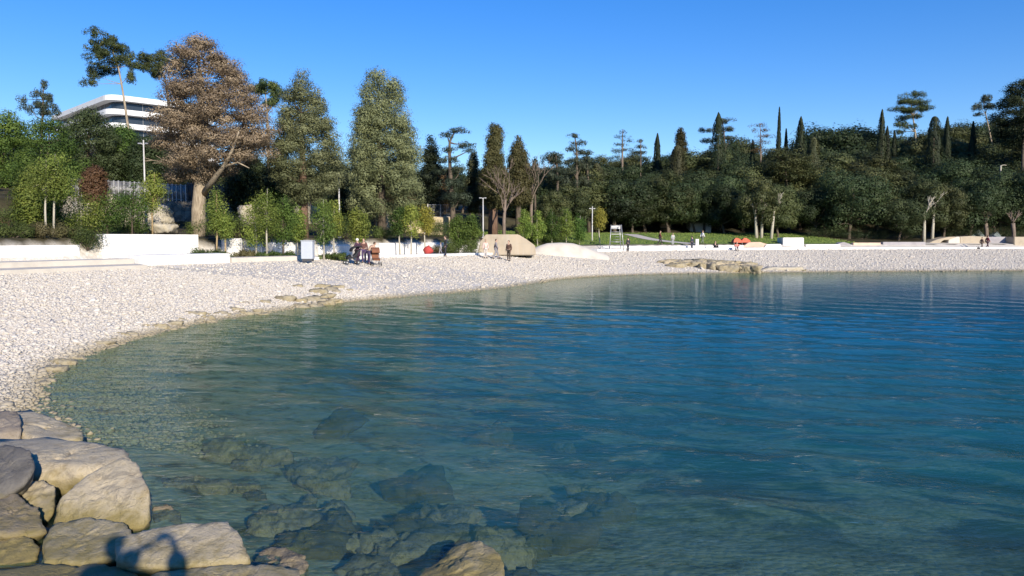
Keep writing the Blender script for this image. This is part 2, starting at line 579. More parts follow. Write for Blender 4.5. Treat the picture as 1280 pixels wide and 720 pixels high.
def axis(fine, lo, hi, far_lo, far_hi, grow=1.25):
    a = list(np.arange(lo, hi + 1e-6, fine))
    s = fine
    up = [a[-1]]
    while up[-1] < far_hi:
        s *= grow; up.append(up[-1] + s)
    s = fine; dn = [a[0]]
    while dn[-1] > far_lo:
        s *= grow; dn.append(dn[-1] - s)
    return np.array(dn[:0:-1] + a + up[1:])


def grid(xs, ys):
    X, Y = np.meshgrid(xs, ys)
    nx, ny = len(xs), len(ys)
    i = np.arange(ny - 1)[:, None] * nx + np.arange(nx - 1)[None, :]
    F = np.stack([i, i + 1, i + nx + 1, i + nx], -1).reshape(-1, 4)
    return X.ravel(), Y.ravel(), F


def ground_mat():
    m, t, p, o = new_mat('pebble_beach_ground')
    co = coords(t)
    soil = N(t, 'Attribute'); soil.attribute_name = 'soil'
    sea = N(t, 'Attribute'); sea.attribute_name = 'sea'
    vo = N(t, 'TexVoronoi'); vo.inputs['Scale'].default_value = 9; t.links.new(co, vo.inputs['Vector'])
    vs = N_sep(t, vo.outputs['Color'])
    peb = ramp(t, vs, [(0.05, (0.53, 0.475, 0.39)), (0.35, (0.64, 0.585, 0.50)), (0.7, (0.69, 0.635, 0.55)), (0.95, (0.77, 0.72, 0.65))])
    n = noise_n(t, co, 0.22, 6, 0.65, 0.5)
    peb = mix(t, ramp(t, n, [(0.4, 0.0), (0.7, 0.5)]), peb, (0.60, 0.55, 0.46))
    n0 = noise_n(t, co, 1.4, 5, 0.7)
    peb = mix(t, ramp(t, n0, [(0.45, 0.0), (0.75, 0.3)]), peb, (0.46, 0.43, 0.37))
    sx = N(t, 'SeparateXYZ'); t.links.new(co, sx.inputs[0])
    wl = N(t, 'MapRange'); wl.inputs[1].default_value = 0.22; wl.inputs[2].default_value = 0.04
    t.links.new(math_n(t, 'ADD', sx.outputs[2], math_n(t, 'MULTIPLY', math_n(t, 'SUBTRACT', n0, 0.5), 0.25)), wl.inputs[0])
    peb = mix(t, math_n(t, 'MULTIPLY', wl.outputs[0], 0.75), peb, (0.27, 0.225, 0.14))
    n4 = noise_n(t, coords(t, scale=(0.05, 0.8, 1)), 1.0, 5, 0.6, 0.3)
    peb = mix(t, ramp(t, n4, [(0.46, 0.0), (0.66, 0.55)]), peb, (0.45, 0.41, 0.32))
    n2 = noise_n(t, co, 1.9, 7, 0.68, 0.6)
    bed = ramp(t, n2, [(0.36, (0.10, 0.10, 0.05)), (0.47, (0.31, 0.30, 0.17)), (0.64, (0.47, 0.43, 0.28))])
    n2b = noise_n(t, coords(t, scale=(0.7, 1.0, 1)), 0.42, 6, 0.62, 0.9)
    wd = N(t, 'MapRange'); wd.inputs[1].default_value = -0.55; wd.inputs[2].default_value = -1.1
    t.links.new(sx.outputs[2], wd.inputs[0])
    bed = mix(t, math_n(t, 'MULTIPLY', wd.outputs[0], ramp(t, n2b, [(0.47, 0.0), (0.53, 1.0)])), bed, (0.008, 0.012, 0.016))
    n3 = noise_n(t, co, 0.6, 6, 0.65)
    so = ramp(t, n3, [(0.35, (0.03, 0.028, 0.015)), (0.55, (0.06, 0.052, 0.028)), (0.72, (0.12, 0.10, 0.06))])
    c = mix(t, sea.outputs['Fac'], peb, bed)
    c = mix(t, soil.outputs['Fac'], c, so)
    t.links.new(c, p.inputs['Base Color']); p.inputs['Roughness'].default_value = 0.9
    p.inputs['Specular IOR Level'].default_value = 0.2
    h = math_n(t, 'SUBTRACT', 1.0, vo.outputs['Distance'])
    nb = noise_n(t, co, 4, 5, 0.7)
    t.links.new(bump(t, h, 0.35, 0.04, bump(t, nb, 0.3, 0.08)), p.inputs['Normal'])
    return m


M['ground'] = ground_mat()
gx = axis(0.55, -48, 130, -3500, 3500)
gy = axis(0.55, -8, 150, -3500, 3500)
X, Y, F = grid(gx, gy)
Z = H(X, Y)
dw, di, rt = zones(X, Y)
soil = np.where(di > 7.2 * (1 - rt) + 3.4 * rt, 1.0, 0.0)
sea = sstep(0.6, -0.6, dw)
me = mesh_np('ground', np.c_[X, Y, Z], F, True, {'soil': soil, 'sea': sea}, M['ground'])
tag(link('ground', me), kind='structure')

# ------------------------------------------------------------------ water
def water_mat():
    m, t, p, o = new_mat('sea_water')
    t.nodes.remove(p)
    co = coords(t)
    dep = N(t, 'Attribute'); dep.attribute_name = 'depth'
    # wind ripples: long across, short along the wind
    n1 = noise_n(t, coords(t, scale=(0.55, 1.5, 1)), 1.5, 3, 0.5, 0.6)
    n2 = noise_n(t, coords(t, scale=(0.8, 2.0, 1)), 5.0, 3, 0.55, 0.5)
    n3 = noise_n(t, coords(t, scale=(0.25, 0.5, 1)), 1.1, 2, 0.5, 0.3)
    patch = noise_n(t, coords(t, scale=(0.5, 1.2, 1)), 0.12, 4, 0.6, 0.4)
    ch = N(t, 'Attribute'); ch.attribute_name = 'chop'
    def wave(h, k, dist, prev=None):
        b_ = N(t, 'Bump'); b_.inputs['Distance'].default_value = dist
        t.links.new(h, b_.inputs['Height']); t.links.new(math_n(t, 'MULTIPLY', ch.outputs['Fac'], k), b_.inputs['Strength'])
        if prev is not None: t.links.new(prev, b_.inputs['Normal'])
        return b_.outputs[0]
    b = wave(n3, .7, 0.10)
    b = wave(n1, .85, 0.06, b)
    bb = N(t, 'Bump'); bb.inputs['Distance'].default_value = 0.026
    t.links.new(n2, bb.inputs['Height']); t.links.new(b, bb.inputs['Normal'])
    t.links.new(math_n(t, 'MULTIPLY', ch.outputs['Fac'], ramp(t, patch, [(0.3, 0.5), (0.7, 1.0)])), bb.inputs['Strength'])
    nrm = bb.outputs[0]
    k = math_n(t, 'MULTIPLY', dep.outputs['Fac'], -0.58)
    tr_f = math_n(t, 'POWER', 2.71828, k)          # share of light that still reaches the bed
    body = ramp(t, math_n(t, 'DIVIDE', dep.outputs['Fac'], 4.5), [(0.0, (0.10, 0.20, 0.14)), (0.2, (0.026, 0.185, 0.185)), (0.45, (0.008, 0.16, 0.235)), (1.0, (0.003, 0.10, 0.24))])
    dif = N(t, 'BsdfDiffuse'); t.links.new(body, dif.inputs[0])
    tra = N(t, 'BsdfTransparent'); tra.inputs[0].default_value = (0.80, 0.97, 0.88, 1)
    mx = N(t, 'MixShader'); t.links.new(tr_f, mx.inputs[0])
    t.links.new(dif.outputs[0], mx.inputs[1]); t.links.new(tra.outputs[0], mx.inputs[2])
    gl = N(t, 'BsdfGlossy'); gl.inputs['Roughness'].default_value = 0.06
    gl.inputs[0].default_value = (1, 1, 1, 1)
    t.links.new(nrm, gl.inputs['Normal'])
    fr = N(t, 'Fresnel'); fr.inputs[0].default_value = 1.333; t.links.new(nrm, fr.inputs['Normal'])
    mx2 = N(t, 'MixShader'); t.links.new(math_n(t, 'MULTIPLY', fr.outputs[0], 0.48), mx2.inputs[0])
    t.links.new(mx.outputs[0], mx2.inputs[1]); t.links.new(gl.outputs[0], mx2.inputs[2])
    t.links.new(mx2.outputs[0], o.inputs[0])
    return m


M['water'] = water_mat()
wx = axis(0.13, -13, 22, -120, 3300, 1.06)
wy = axis(0.13, 4.5, 30, -3200, 260, 1.06)
X, Y, F = grid(wx, wy)
r = np.random.default_rng(11)
Z = np.zeros_like(X)
for k in range(16):
    lam = r.uniform(0.45, 2.6)
    ang = R(250) + r.normal(0, 0.42)
    kx, ky = math.cos(ang) * 2 * math.pi / lam, math.sin(ang) * 2 * math.pi / lam
    ph = kx * X + ky * Y + r.uniform(0, 6.28) + 0.9 * np.sin(0.31 * X * r.uniform(.5, 1.5) + 0.23 * Y + r.uniform(0, 6))
    env = 0.55 + 0.45 * np.sin(0.4 * X * r.uniform(-1, 1) + 0.4 * Y * r.uniform(-1, 1) + r.uniform(0, 6.28))
    Z += 0.012 * lam ** 0.8 * env * (1 - 1.25 * np.abs(np.sin(ph / 2)))
dw, _, _ = zones(X, Y)
Z *= np.clip((45 - Y) / 15, 0, 1) * np.clip((Y - 2) / 4, 0, 1) * np.clip((X + 40) / 10, 0, 1) * np.clip((60 - X) / 30, 0, 1) * (0.25 + 0.75 * np.clip(-dw / 3, 0, 1))
dep = np.maximum(-H(X, Y), 0)
me = mesh_np('water', np.c_[X, Y, Z], F, True, {'depth': dep, 'chop': np.clip((32 - Y) / 24, .16, 1)}, M['water'])
tag(link('water', me), kind='structure')

# ------------------------------------------------------------------ places on the shore
def ray_di(px, di_t, lo=20.0, hi=260.0):
    """ground point on the sight line of photo column px, di_t metres inland of the promenade edge"""
    a = (px - 640) / FPX
    ys = np.arange(lo, hi, 0.5)
    d = sd_poly(INL, a * ys, ys)
    k = np.where(d >= di_t)[0]
    y = ys[k[0]] if len(k) else hi
    return a * y, y


def along(px0, px1, off):
    """polyline parallel to the promenade edge, 'off' metres inland, between two photo columns"""
    P = PL + PN * off
    q = px_of(P[:, 0], np.maximum(P[:, 1], 1.0))
    k = np.where((P[:, 1] > 12) & (q >= px0) & (q <= px1))[0]
    Q = P[k[0]:k[-1] + 1]
    st = max(1, int(len(Q) / 60)) if len(Q) < 900 else 5
    return np.r_[Q[:-1:st], Q[-1:]]


def sweep(name, pts, prof, mat, parent=None, zfun=None):
    """prof: closed loop of (inland offset, height); swept along pts"""
    pts = np.asarray(pts)
    t_ = np.gradient(pts, axis=0); t_ /= np.linalg.norm(t_, axis=1)[:, None]
    n_ = np.c_[-t_[:, 1], t_[:, 0]]
    V, F = [], []
    k = len(prof)
    for i in range(len(pts)):
        z0 = zfun(*pts[i]) if zfun else 0
        for (o, z) in prof:
            q = pts[i] + n_[i] * o
            V.append((q[0], q[1], z + z0))
    bm = bmesh.new()
    vs = [bm.verts.new(v) for v in V]
    for i in range(len(pts) - 1):
        for j in range(k):
            a, b = i * k + j, i * k + (j + 1) % k
            bm.faces.new((vs[a], vs[b], vs[b + k], vs[a + k]))
    bm.faces.new([vs[j] for j in range(k)][::-1])
    bm.faces.new([vs[(len(pts) - 1) * k + j] for j in range(k)])
    bmesh.ops.recalc_face_normals(bm, faces=bm.faces)
    me = bpy.data.meshes.new(name)
    bm.to_mesh(me); bm.free()
    return link(name, me, mat, parent)


# ------------------------------------------------------------------ foliage
def leaf_mesh(name, C, Nn, size, mat, seed, tint=None, aspect=1.9, jitter=0.28, axis_up=0.0):
    r = np.random.default_rng(seed)
    n = len(C)
    C = np.asarray(C, float)
    size = size * .72
    nrm = np.asarray(Nn, float) + r.normal(0, jitter, (n, 3))
    nrm /= np.linalg.norm(nrm, axis=1)[:, None] + 1e-9
    a = r.normal(0, 1, (n, 3)) + np.array([0, 0, axis_up])
    u = a - nrm * np.sum(a * nrm, 1)[:, None]
    u /= np.linalg.norm(u, axis=1)[:, None] + 1e-9
    v = np.cross(nrm, u)
    s = size * r.uniform(0.6, 1.35, n)[:, None]
    bend = nrm * s * 0.18
    P = np.stack([C - u * s * 0.5, C - v * s * 0.5 / aspect + bend * .5, C + u * s * 0.5, C + v * s * 0.5 / aspect + bend * .5], 1)
    V = P.reshape(-1, 3)
    F = np.arange(4 * n).reshape(n, 4)
    t = r.uniform(0, 1, n) if tint is None else np.clip(tint + r.normal(0, 0.07, n), 0, 1)
    me = mesh_np(name, V, F, True, {'tint': np.repeat(t, 4)}, mat)
    sn = np.asarray(Nn, float); sn = sn / (np.linalg.norm(sn, axis=1)[:, None] + 1e-9)
    sn = sn * .75 + nrm * .4
    sn /= np.linalg.norm(sn, axis=1)[:, None]
    me.normals_split_custom_set_from_vertices(np.repeat(sn, 4, axis=0).astype(np.float32))
    return me


def clump_points(cl, per, seed, fill=0.35):
    """cl rows: x y z rx ry rz ; returns positions, outward normals, tint"""
    r = np.random.default_rng(seed)
    cl = np.asarray(cl, float)
    k = len(cl)
    vol = (cl[:, 3] * cl[:, 4] * cl[:, 5]) ** (2 / 3)
    cnt = np.maximum(8, (1.8 * per * k * vol / vol.sum()).astype(int))
    idx = np.repeat(np.arange(k), cnt)
    d = r.normal(0, 1, (len(idx), 3)); d /= np.linalg.norm(d, axis=1)[:, None]
    rad = (fill + (1.08 - fill) * r.uniform(0, 1, len(idx)) ** 0.45)
    # ragged surface: the clump's radius varies with direction
    rad *= 1 + 0.22 * np.sin(5 * d[:, 0] + idx) * np.sin(4 * d[:, 1] + 2 * idx) + 0.12 * np.sin(11 * d[:, 2] + 3 * idx)
    P = cl[idx, :3] + d * cl[idx, 3:6] * rad[:, None]
    Nn = d / cl[idx, 3:6]; Nn /= np.linalg.norm(Nn, axis=1)[:, None]
    Nn[:, 2] += 0.12
    ct = r.uniform(0.2, 0.8, k)
    return P, Nn, ct[idx]


def tree(name, label, cat, base, trunk_mb, trunk_mat, crown_me, group=None, rz=0):
    root = empty(name, base, label, cat, group, rz)
    trunk_mb.build('trunk', trunk_mat, root)
    if crown_me is not None:
        link('crown', crown_me, None, root)
    return root


def limbs(mb, start, ends, r0, r1, seed, sag=0.1, n=5):
    rr = random.Random(seed)
    for e in ends:
        s, e = Vector(start), Vector(e)
        L = (e - s).length
        pts = []
        for i in range(4):
            f = i / 3
            p = s.lerp(e, f)
            if 0 < i < 3: p += Vector((rr.uniform(-1, 1), rr.uniform(-1, 1), rr.uniform(-.5, .8))) * L * sag
            pts.append(p)
        mb.tube(pts, [r0, r0 * .7 + r1 * .3, r0 * .35 + r1 * .65, r1], n)


def oak_parts(h, wd, seed, mat, leaf=0.36, per=180, ncl=44, trunk_h=0.24):
    r = np.random.default_rng(seed)
    cl = []
    while len(cl) < ncl:
        d = r.normal(0, 1, 3); d /= np.linalg.norm(d)
        if d[2] < -0.85: continue
        f = r.uniform(0.45, 0.88)
        c = np.array([d[0] * wd * .5 * f, d[1] * wd * .5 * f, h * .53 + d[2] * h * .46 * f])
        if c[2] < h * 0.12: continue
        q = r.uniform(0.10, 0.20) * wd
        cl.append((*c, q, q, q * r.uniform(.6, .9)))
    P, Nn, tn = clump_points(cl, per, seed)
    cm = leaf_mesh('crown', P, Nn, leaf, mat, seed, tn)
    mb = MB()
    lean = r.uniform(-.06, .06, 2) * h
    top = Vector((lean[0], lean[1], h * trunk_h))
    mb.tube([(0, 0, -.4), (lean[0] * .3, lean[1] * .3, h * trunk_h * .4), top, (lean[0] * 1.2, lean[1] * 1.2, h * .55)], [h * .032, h * .024, h * .02, h * .009], 8)
    limbs(mb, top, [c[:3] for c in cl[:9]], h * .013, h * .003, seed)
    return mb, cm


def cypress_parts(h, wd, seed, mat, leaf=0.40, n=3800, blunt=0.6):
    n = int(n * 1.7)
    r = np.random.default_rng(seed)
    t = r.uniform(0.03, 1, n) ** 0.9
    a = r.uniform(0, 2 * math.pi, n)
    prof = np.minimum(1, (t / 0.16)) ** .6 * np.clip(1 - t, 0, 1) ** blunt * 1.25
    prof = np.minimum(prof, 1)
    lump = 1 + 0.16 * np.sin(3 * a + 9 * t + seed) + 0.13 * np.sin(5 * a - 17 * t + 2 * seed) + .1 * np.sin(2 * a + 31 * t)
    rad = wd / 2 * prof * lump * (0.55 + 0.5 * r.uniform(0, 1, n) ** .5)
    P = np.c_[rad * np.cos(a), rad * np.sin(a), t * h * (1 + .0 * a)]
    Nn = np.c_[np.cos(a), np.sin(a), np.full(n, .35)]
    tn = 0.5 + 0.25 * np.sin(4 * a + 13 * t + seed) + .15 * np.sin(23 * t + a)
    cm = leaf_mesh('crown', P, Nn, leaf, mat, seed, tn, aspect=2.4, jitter=.4, axis_up=2.5)
    mb = MB(); mb.tube([(0, 0, -.4), (0, 0, h * .5), (0, 0, h * .93)], [h * .016, h * .010, h * .003], 6)
    return mb, cm


def profile_cl(rows, Y, base, ncl, rc, seed, flat=0.75, droop=0.0, edge=0.9):
    """rows of (py, pxL, pxR) -> clumps inside the solid of revolution those widths give, local to base"""
    r = np.random.default_rng(seed)
    z = np.array([at((a + b) / 2, py, Y).z for py, a, b in rows]) - base[2]
    xc = np.array([at((a + b) / 2, py, Y).x for py, a, b in rows]) - base[0]
    rw = np.array([(b - a) / 2 / FPX * Y for py, a, b in rows])
    o = np.argsort(z); z, xc, rw = z[o], xc[o], rw[o]
    zz = np.linspace(z[0], z[-1], 200); ww = np.interp(zz, z, rw) ** 1.25 + 0.02
    cw = np.cumsum(ww); cw /= cw[-1]
    cl = []
    for k in range(ncl):
        h_ = np.interp(r.uniform(), cw, zz)
        R_ = float(np.interp(h_, z, rw)); cx = float(np.interp(h_, z, xc))
        a = r.uniform(0, 2 * math.pi)
        q = r.uniform(.7, 1.3) * min(rc, 0.25 * rc + R_ * .6)
        f = math.sqrt(r.uniform(0.15, 1)) * max(R_ * edge - q * .55, 0)
        cl.append((cx + f * math.cos(a), f * math.sin(a), h_ - droop * f, q, q, q * flat))
    return cl


def base_on(px, Y):
    x = (px - 640) / FPX * Y
    return (x, Y, H1(x, Y))


def profile_tree(name, label, cat, px, Y, rows, ncl, rc, mat, tmat, seed, leaf, per, tr=0.28, flat=.75, droop=0.0, nl=10, group=None, top_t=0.85, fill=.3):
    b = base_on(px, Y)
    cl = profile_cl(rows, Y, b, int(ncl * 1.9), rc * .74, seed, flat, droop, .97)
    P, Nn, tn = clump_points(cl, per * .55, seed, fill)
    P += np.random.default_rng(seed + 1).normal(0, leaf * .35, P.shape)
    cm = leaf_mesh('crown', P, Nn, leaf, mat, seed, tn)
    mb = MB()
    zt = max(c[2] for c in cl); tx = at((rows[0][1] + rows[0][2]) / 2, rows[0][0], Y).x - b[0]
    pts = [(0, 0, -.5), (tx * .15, 0, zt * .3), (tx * .5, 0, zt * .6), (tx * top_t, 0, zt * top_t)]
    mb.tube(pts, [tr, tr * .8, tr * .5, tr * .12], 9)
    rr = random.Random(seed)
    for c in rr.sample(cl, min(nl, len(cl))):
        f = max(.2, min(.9, (c[2] - .06 * zt) / (zt * top_t)))
        s = Vector(pts[1]).lerp(Vector(pts[3]), max(0, (f - .3) / .7)) if f > .3 else Vector((tx * .1, 0, zt * .25))
        limbs(mb, s, [c[:3]], tr * .22, tr * .05, seed, .07, 4)
    return tree(name, label, cat, b, mb, tmat, cm, group)


def pads_tree(name, label, cat, px, Y, trunk_pts, tr, pads, mat, tmat, seed, leaf, per, group=None, extra_limbs=(), fill=.25, limb_r=.3):
    """trunk_pts: (px,py) going up; pads: (px,py,half width px,half height px) flat foliage pads, each on a limb"""
    b = Vector(base_on(px, Y))
    rr = random.Random(seed)
    tp = [Vector((0, 0, -.5))] + [at(p, q, Y) - b for p, q in trunk_pts]
    mb = MB()
    n = len(tp)
    mb.tube(tp, [tr * (1 - .8 * i / (n - 1)) for i in range(n)], 9)
    cl = []
    for (p, q, hw, hh) in pads:
        dy = rr.uniform(-1, 1) * hw / FPX * Y * .8
        c = at(p, q, Y) - b + Vector((0, dy, 0))
        rx, rz_ = hw / FPX * Y, hh / FPX * Y
        for _ in range(11):
            q_ = rr.uniform(.14, .40)
            gx_, gy_ = rr.gauss(0, .55), rr.gauss(0, .5)
            cl.append((c.x + gx_ * rx, c.y + gy_ * rx, c.z + (rr.uniform(-.5, .5) - .35 * gx_ * gx_) * rz_, rx * q_, rx * q_, max(rz_ * rr.uniform(.35, .75), rx * .09)))
        s = min(tp[1:], key=lambda v: abs(v.z - (c.z - rx * .4)) + (0 if v.z < c.z + .3 else 5))
        limbs(mb, s, [c], tr * limb_r, tr * .06, rr.random(), .06, 5)
    for e in extra_limbs:
        pts = [at(p, q, Y) - b for p, q in e[0]]
        mb.tube(pts, [e[1] * (1 - .8 * i / (len(pts) - 1)) for i in range(len(pts))], 6)
    P, Nn, tn = clump_points(cl, per * .6, seed, fill)
    P += np.random.default_rng(seed).normal(0, leaf * .35, P.shape)
    cm = leaf_mesh('crown', P, Nn, leaf, mat, seed, tn, aspect=2.6, jitter=.7)
    return tree(name, label, cat, b, mb, tmat, cm, group)


def twig_fan(mb, start, direction, L, r0, depth, rr, spread=.55):
    e = start + direction * L
    m_ = start.lerp(e, .5) + Vector((rr.uniform(-1, 1), rr.uniform(-1, 1), rr.uniform(-1, 1))) * L * .06
    mb.tube([start, m_, e], [r0, r0 * .8, r0 * .6], 4)
    if depth == 0: return
    for k in range(rr.choice((2, 3, 3))):
        d = (direction + Vector((rr.uniform(-1, 1), rr.uniform(-1, 1), rr.uniform(-.5, .8))) * spread).normalized()
        twig_fan(mb, start.lerp(e, rr.uniform(.55, 1)), d, L * rr.uniform(.55, .8), r0 * .6, depth - 1, rr, spread)


# ----- named trees of the left bank
profile_tree('dead_conifer', 'big dead conifer with rusty brown needles and a thick pale forked trunk', 'tree', 249, 60,
             [(49, 228, 262), (62, 212, 285), (85, 205, 310), (115, 196, 329), (150, 189, 345), (176, 192, 350), (194, 200, 342), (208, 204, 300), (226, 211, 264)],
             190, 1.1, M['brown_con'], M['bark_pale'], 21, 0.19, 360, 0.52, .5, .12, 26, fill=.3)
_t = [o for o in bpy.data.objects if o.name == 'dead_conifer'][0]
for ch in _t.children:
    if ch.name.startswith('trunk'):
        b_ = Vector(_t.location)
        mb = MB()
        f_ = lambda p, q: at(p, q, 60) - b_
        mb.tube([f_(249, 300), f_(248, 262), f_(250, 232), f_(256, 180), f_(252, 110), f_(247, 66)], [.62, .52, .46, .30, .16, .05], 10)
        fw = Vector((0, -2.6, 0))
        mb.tube([f_(254, 243), f_(275, 226) + fw * .5, f_(296, 211) + fw, f_(310, 194) + fw * 1.3, f_(318, 172) + fw * 1.3], [.27, .2, .15, .10, .05], 8)
        mb.tube([f_(296, 212) + fw, f_(312, 207) + fw, f_(326, 214) + fw], [.11, .07, .03], 6)
        mb.tube([f_(250, 236), f_(240, 214), f_(225, 205), f_(213, 196)], [.26, .18, .1, .05], 7)
        rr = random.Random(4)
        for k in range(34):
            y0 = rr.uniform(75, 215)
            s_ = f_(253 + rr.uniform(-2, 3), y0)
            a_ = rr.uniform(0, 6.28)
            L_ = rr.uniform(1.5, 3.6) * (0.5 + (y0 - 60) / 200)
            twig_fan(mb, s_, Vector((math.cos(a_), math.sin(a_), rr.uniform(-.15, .35))).normalized(), L_ * .6, .07, 2, rr, .5)
        tmp = mb.build('tmp_trunk', M['bark_pale'])
        old = ch.data; ch.data = tmp.data
        bpy.data.objects.remove(tmp)
profile_tree('olive_conifer', 'olive-green conifer with a pointed top beside the dead brown tree', 'tree', 381, 64,
             [(89, 366, 384), (110, 356, 399), (135, 346, 414), (165, 339, 426), (200, 332, 432), (228, 336, 430), (250, 356, 416)],
             150, 0.95, M['olive_con'], M['bark_red'], 22, 0.19, 310, 0.40, .65, .1, 12)
profile_tree('olive_conifer', 'tall broad olive-green conifer with a blunt ragged top', 'tree', 478, 76,
             [(92, 456, 484), (104, 449, 504), (125, 445, 514), (150, 440, 520), (180, 430, 527), (215, 424, 534), (245, 427, 535), (266, 442, 524)],
             200, 1.15, M['olive_con'], M['bark'], 23, 0.22, 310, 0.5, .8, .05, 10)
profile_tree('dark_conifer', 'dark pointed conifer right behind the tall blunt olive tree', 'tree', 538, 90,
             [(167, 536, 540), (185, 530, 547), (210, 525, 553), (245, 524, 556), (268, 528, 554)], 80, .9, M['cypress'], M['bark'], 24, 0.28, 150, .3, .7)
pads_tree('cedar', 'sparse flat-topped cedar with branches reaching right over the sky', 'tree', 566, 86,
          [(566, 268), (564, 235), (562, 200), (562, 178), (568, 165)], .36,
          [(573, 163, 10, 3), (558, 169, 8, 3), (579, 181, 11, 4), (586, 188, 6, 2.5), (560, 186, 8, 3), (562, 200, 10, 4), (556, 214, 12, 5), (574, 212, 10, 5), (566, 230, 17, 8), (558, 245, 18, 9), (574, 250, 16, 9)],
          M['cedar'], M['bark'], 25, .27, 95)
profile_tree('cypress', 'small dark cypress in the gap left of the ivy-clad trunk', 'tree', 592, 92,
             [(191, 590, 594), (205, 585, 598), (235, 582, 602), (265, 583, 602)], 60, .7, M['cypress_olive'], M['bark'], 26, .28, 130, .25)
profile_tree('ivy_clad_tree', 'dead tree with a blunt column of ivy and a bare reddish trunk', 'tree', 616, 88,
             [(157, 612, 626), (170, 609, 629), (190, 607, 630), (205, 603, 633), (222, 596, 640), (245, 598, 640), (258, 606, 630)],
             120, .8, M['ivy'], M['bark_red'], 27, .26, 170, .62, .9)
profile_tree('ivy_clad_tree', 'brown-topped tree clad in ivy, bare twigs around its tip', 'tree', 648, 92,
             [(172, 645, 650), (185, 640, 655), (203, 634, 662), (230, 632, 668), (256, 640, 664)], 100, .85, M['ivy'], M['bark'], 28, .27, 160, .4, .85)
for i, (px, Y, y0, y1, lab) in enumerate(((664, 93, 262, 176, 'bare leafless tree with pale twigs beside the brown-topped ivy tree'),
                                         (630, 84, 275, 200, 'bare pale-branched tree in front of the ivy-clad trunk'))):
    b = Vector(base_on(px, Y)); mb = MB(); rr = random.Random(60 + i)
    tp = [Vector((0, 0, -.4)), at(px, y0, Y) - b, at(px + 2, (y0 + y1) / 2 + 10, Y) - b]
    mb.tube(tp, [.22, .19, .12], 7)
    for k in range(7):
        a_ = rr.uniform(0, 6.28)
        twig_fan(mb, tp[1].lerp(tp[2], rr.uniform(.2, 1)), Vector((math.cos(a_) * .5, math.sin(a_) * .5, 1)).normalized(), (y0 - y1) / FPX * Y * .30, .085, 3, rr, .55)
    tree('bare_tree', lab, 'tree', b, mb, M['twig'], None)
profile_tree('cypress', 'thin cypress tip rising behind the bare twigs', 'tree', 669, 100,
             [(197, 668, 670), (210, 665, 673), (240, 664, 675)], 40, .6, M['cypress'], M['bark'], 29, .3, 110, .2)

# pines above the hotel and behind the dead tree
pads_tree('tall_pine', 'tall pine with a lean bare trunk standing before the white hotel', 'tree', 163, 98,
          [(163, 175), (160, 158), (156, 130), (152, 105), (148, 84), (140, 62), (128, 44)], .20,
          [(125, 41, 9, 5), (134, 50, 12, 6), (122, 56, 9, 4), (145, 60, 16, 7), (120, 62, 10, 4), (133, 70, 16, 6), (158, 70, 9, 7), (148, 78, 16, 5), (125, 84, 18, 5), (112, 87, 7, 4), (118, 95, 7, 4), (114, 104, 8, 4), (163, 96, 7, 7), (170, 82, 8, 4)],
          M['pine'], M['bark_pale'], 31, .29, 115, limb_r=.22)
pads_tree('pine', 'pine crown half hidden by the left flank of the dead tree', 'tree', 214, 104,
          [(214, 175), (212, 140), (208, 105), (200, 82)], .3,
          [(190, 76, 12, 8), (202, 72, 14, 8), (184, 84, 9, 6), (206, 84, 12, 8), (196, 92, 12, 6), (218, 78, 12, 8)], M['pine'], M['bark'], 32, .3, 140)
pads_tree('pine', 'pine with a rounded dome between the dead tree and pointed conifer', 'tree', 338, 100,
          [(336, 240), (335, 180), (334, 140), (332, 118)], .3,
          [(322, 111, 12, 6), (333, 108, 12, 7), (343, 114, 9, 7), (346, 124, 7, 6), (336, 128, 9, 4)], M['pine'], M['bark_pale'], 33, .3, 150,
          extra_limbs=[([(334, 150), (327, 138), (324, 128)], .08)])
pads_tree('young_conifer', 'wispy blue-green conifer poking above the green trees at far left', 'tree', 52, 92,
          [(52, 190), (53, 150), (54, 125), (54, 104)], .2,
          [(54, 106, 4, 7), (50, 118, 7, 5), (59, 122, 7, 5), (46, 130, 10, 5), (62, 133, 10, 5), (30, 125, 4, 6), (32, 134, 6, 4), (54, 140, 16, 4)], M['cedar'], M['bark'], 34, .25, 70)

# ----- broad-leaved trees, left bank: (px, Y, top py, half width px, bottom py, material, label)
LEFT_BROAD = [
    (8, 72, 141, 40, 262, 'oak_green', 'bushy green tree at the left edge of the picture'),
    (62, 66, 152, 48, 268, 'oak_green', 'broad yellow-green tree left of the rocky slope'),
    (112, 76, 141, 44, 240, 'oak', 'dense dark-green tree below the white hotel'),
    (152, 80, 158, 34, 235, 'oak_green', 'rounded green tree under the tall leaning pine'),
    (186, 78, 172, 30, 240, 'oak', 'dark green tree behind the lamp post at left'),
    (50, 52, 205, 28, 300, 'lime', 'yellow-green tree in front, behind two pale stems'),
    (312, 72, 196, 34, 268, 'oak', 'dark leafy tree under the dead tree\'s long limb'),
    (345, 74, 212, 24, 275, 'oak_green', 'light green tree between dead tree and pointed conifer'),
    (420, 84, 205, 26, 275, 'oak', 'dark tree in the gap between the two olive conifers'),
    (505, 93, 222, 26, 266, 'rust', 'rust-tinted tree at the foot of the blunt olive conifer'),
    (548, 94, 214, 20, 266, 'rust', 'rust-brown leafy tree in front of the dark conifer'),
    (118, 64, 206, 16, 258, 'rust', 'reddish bare-looking shrubby tree on the rocky slope'),
]
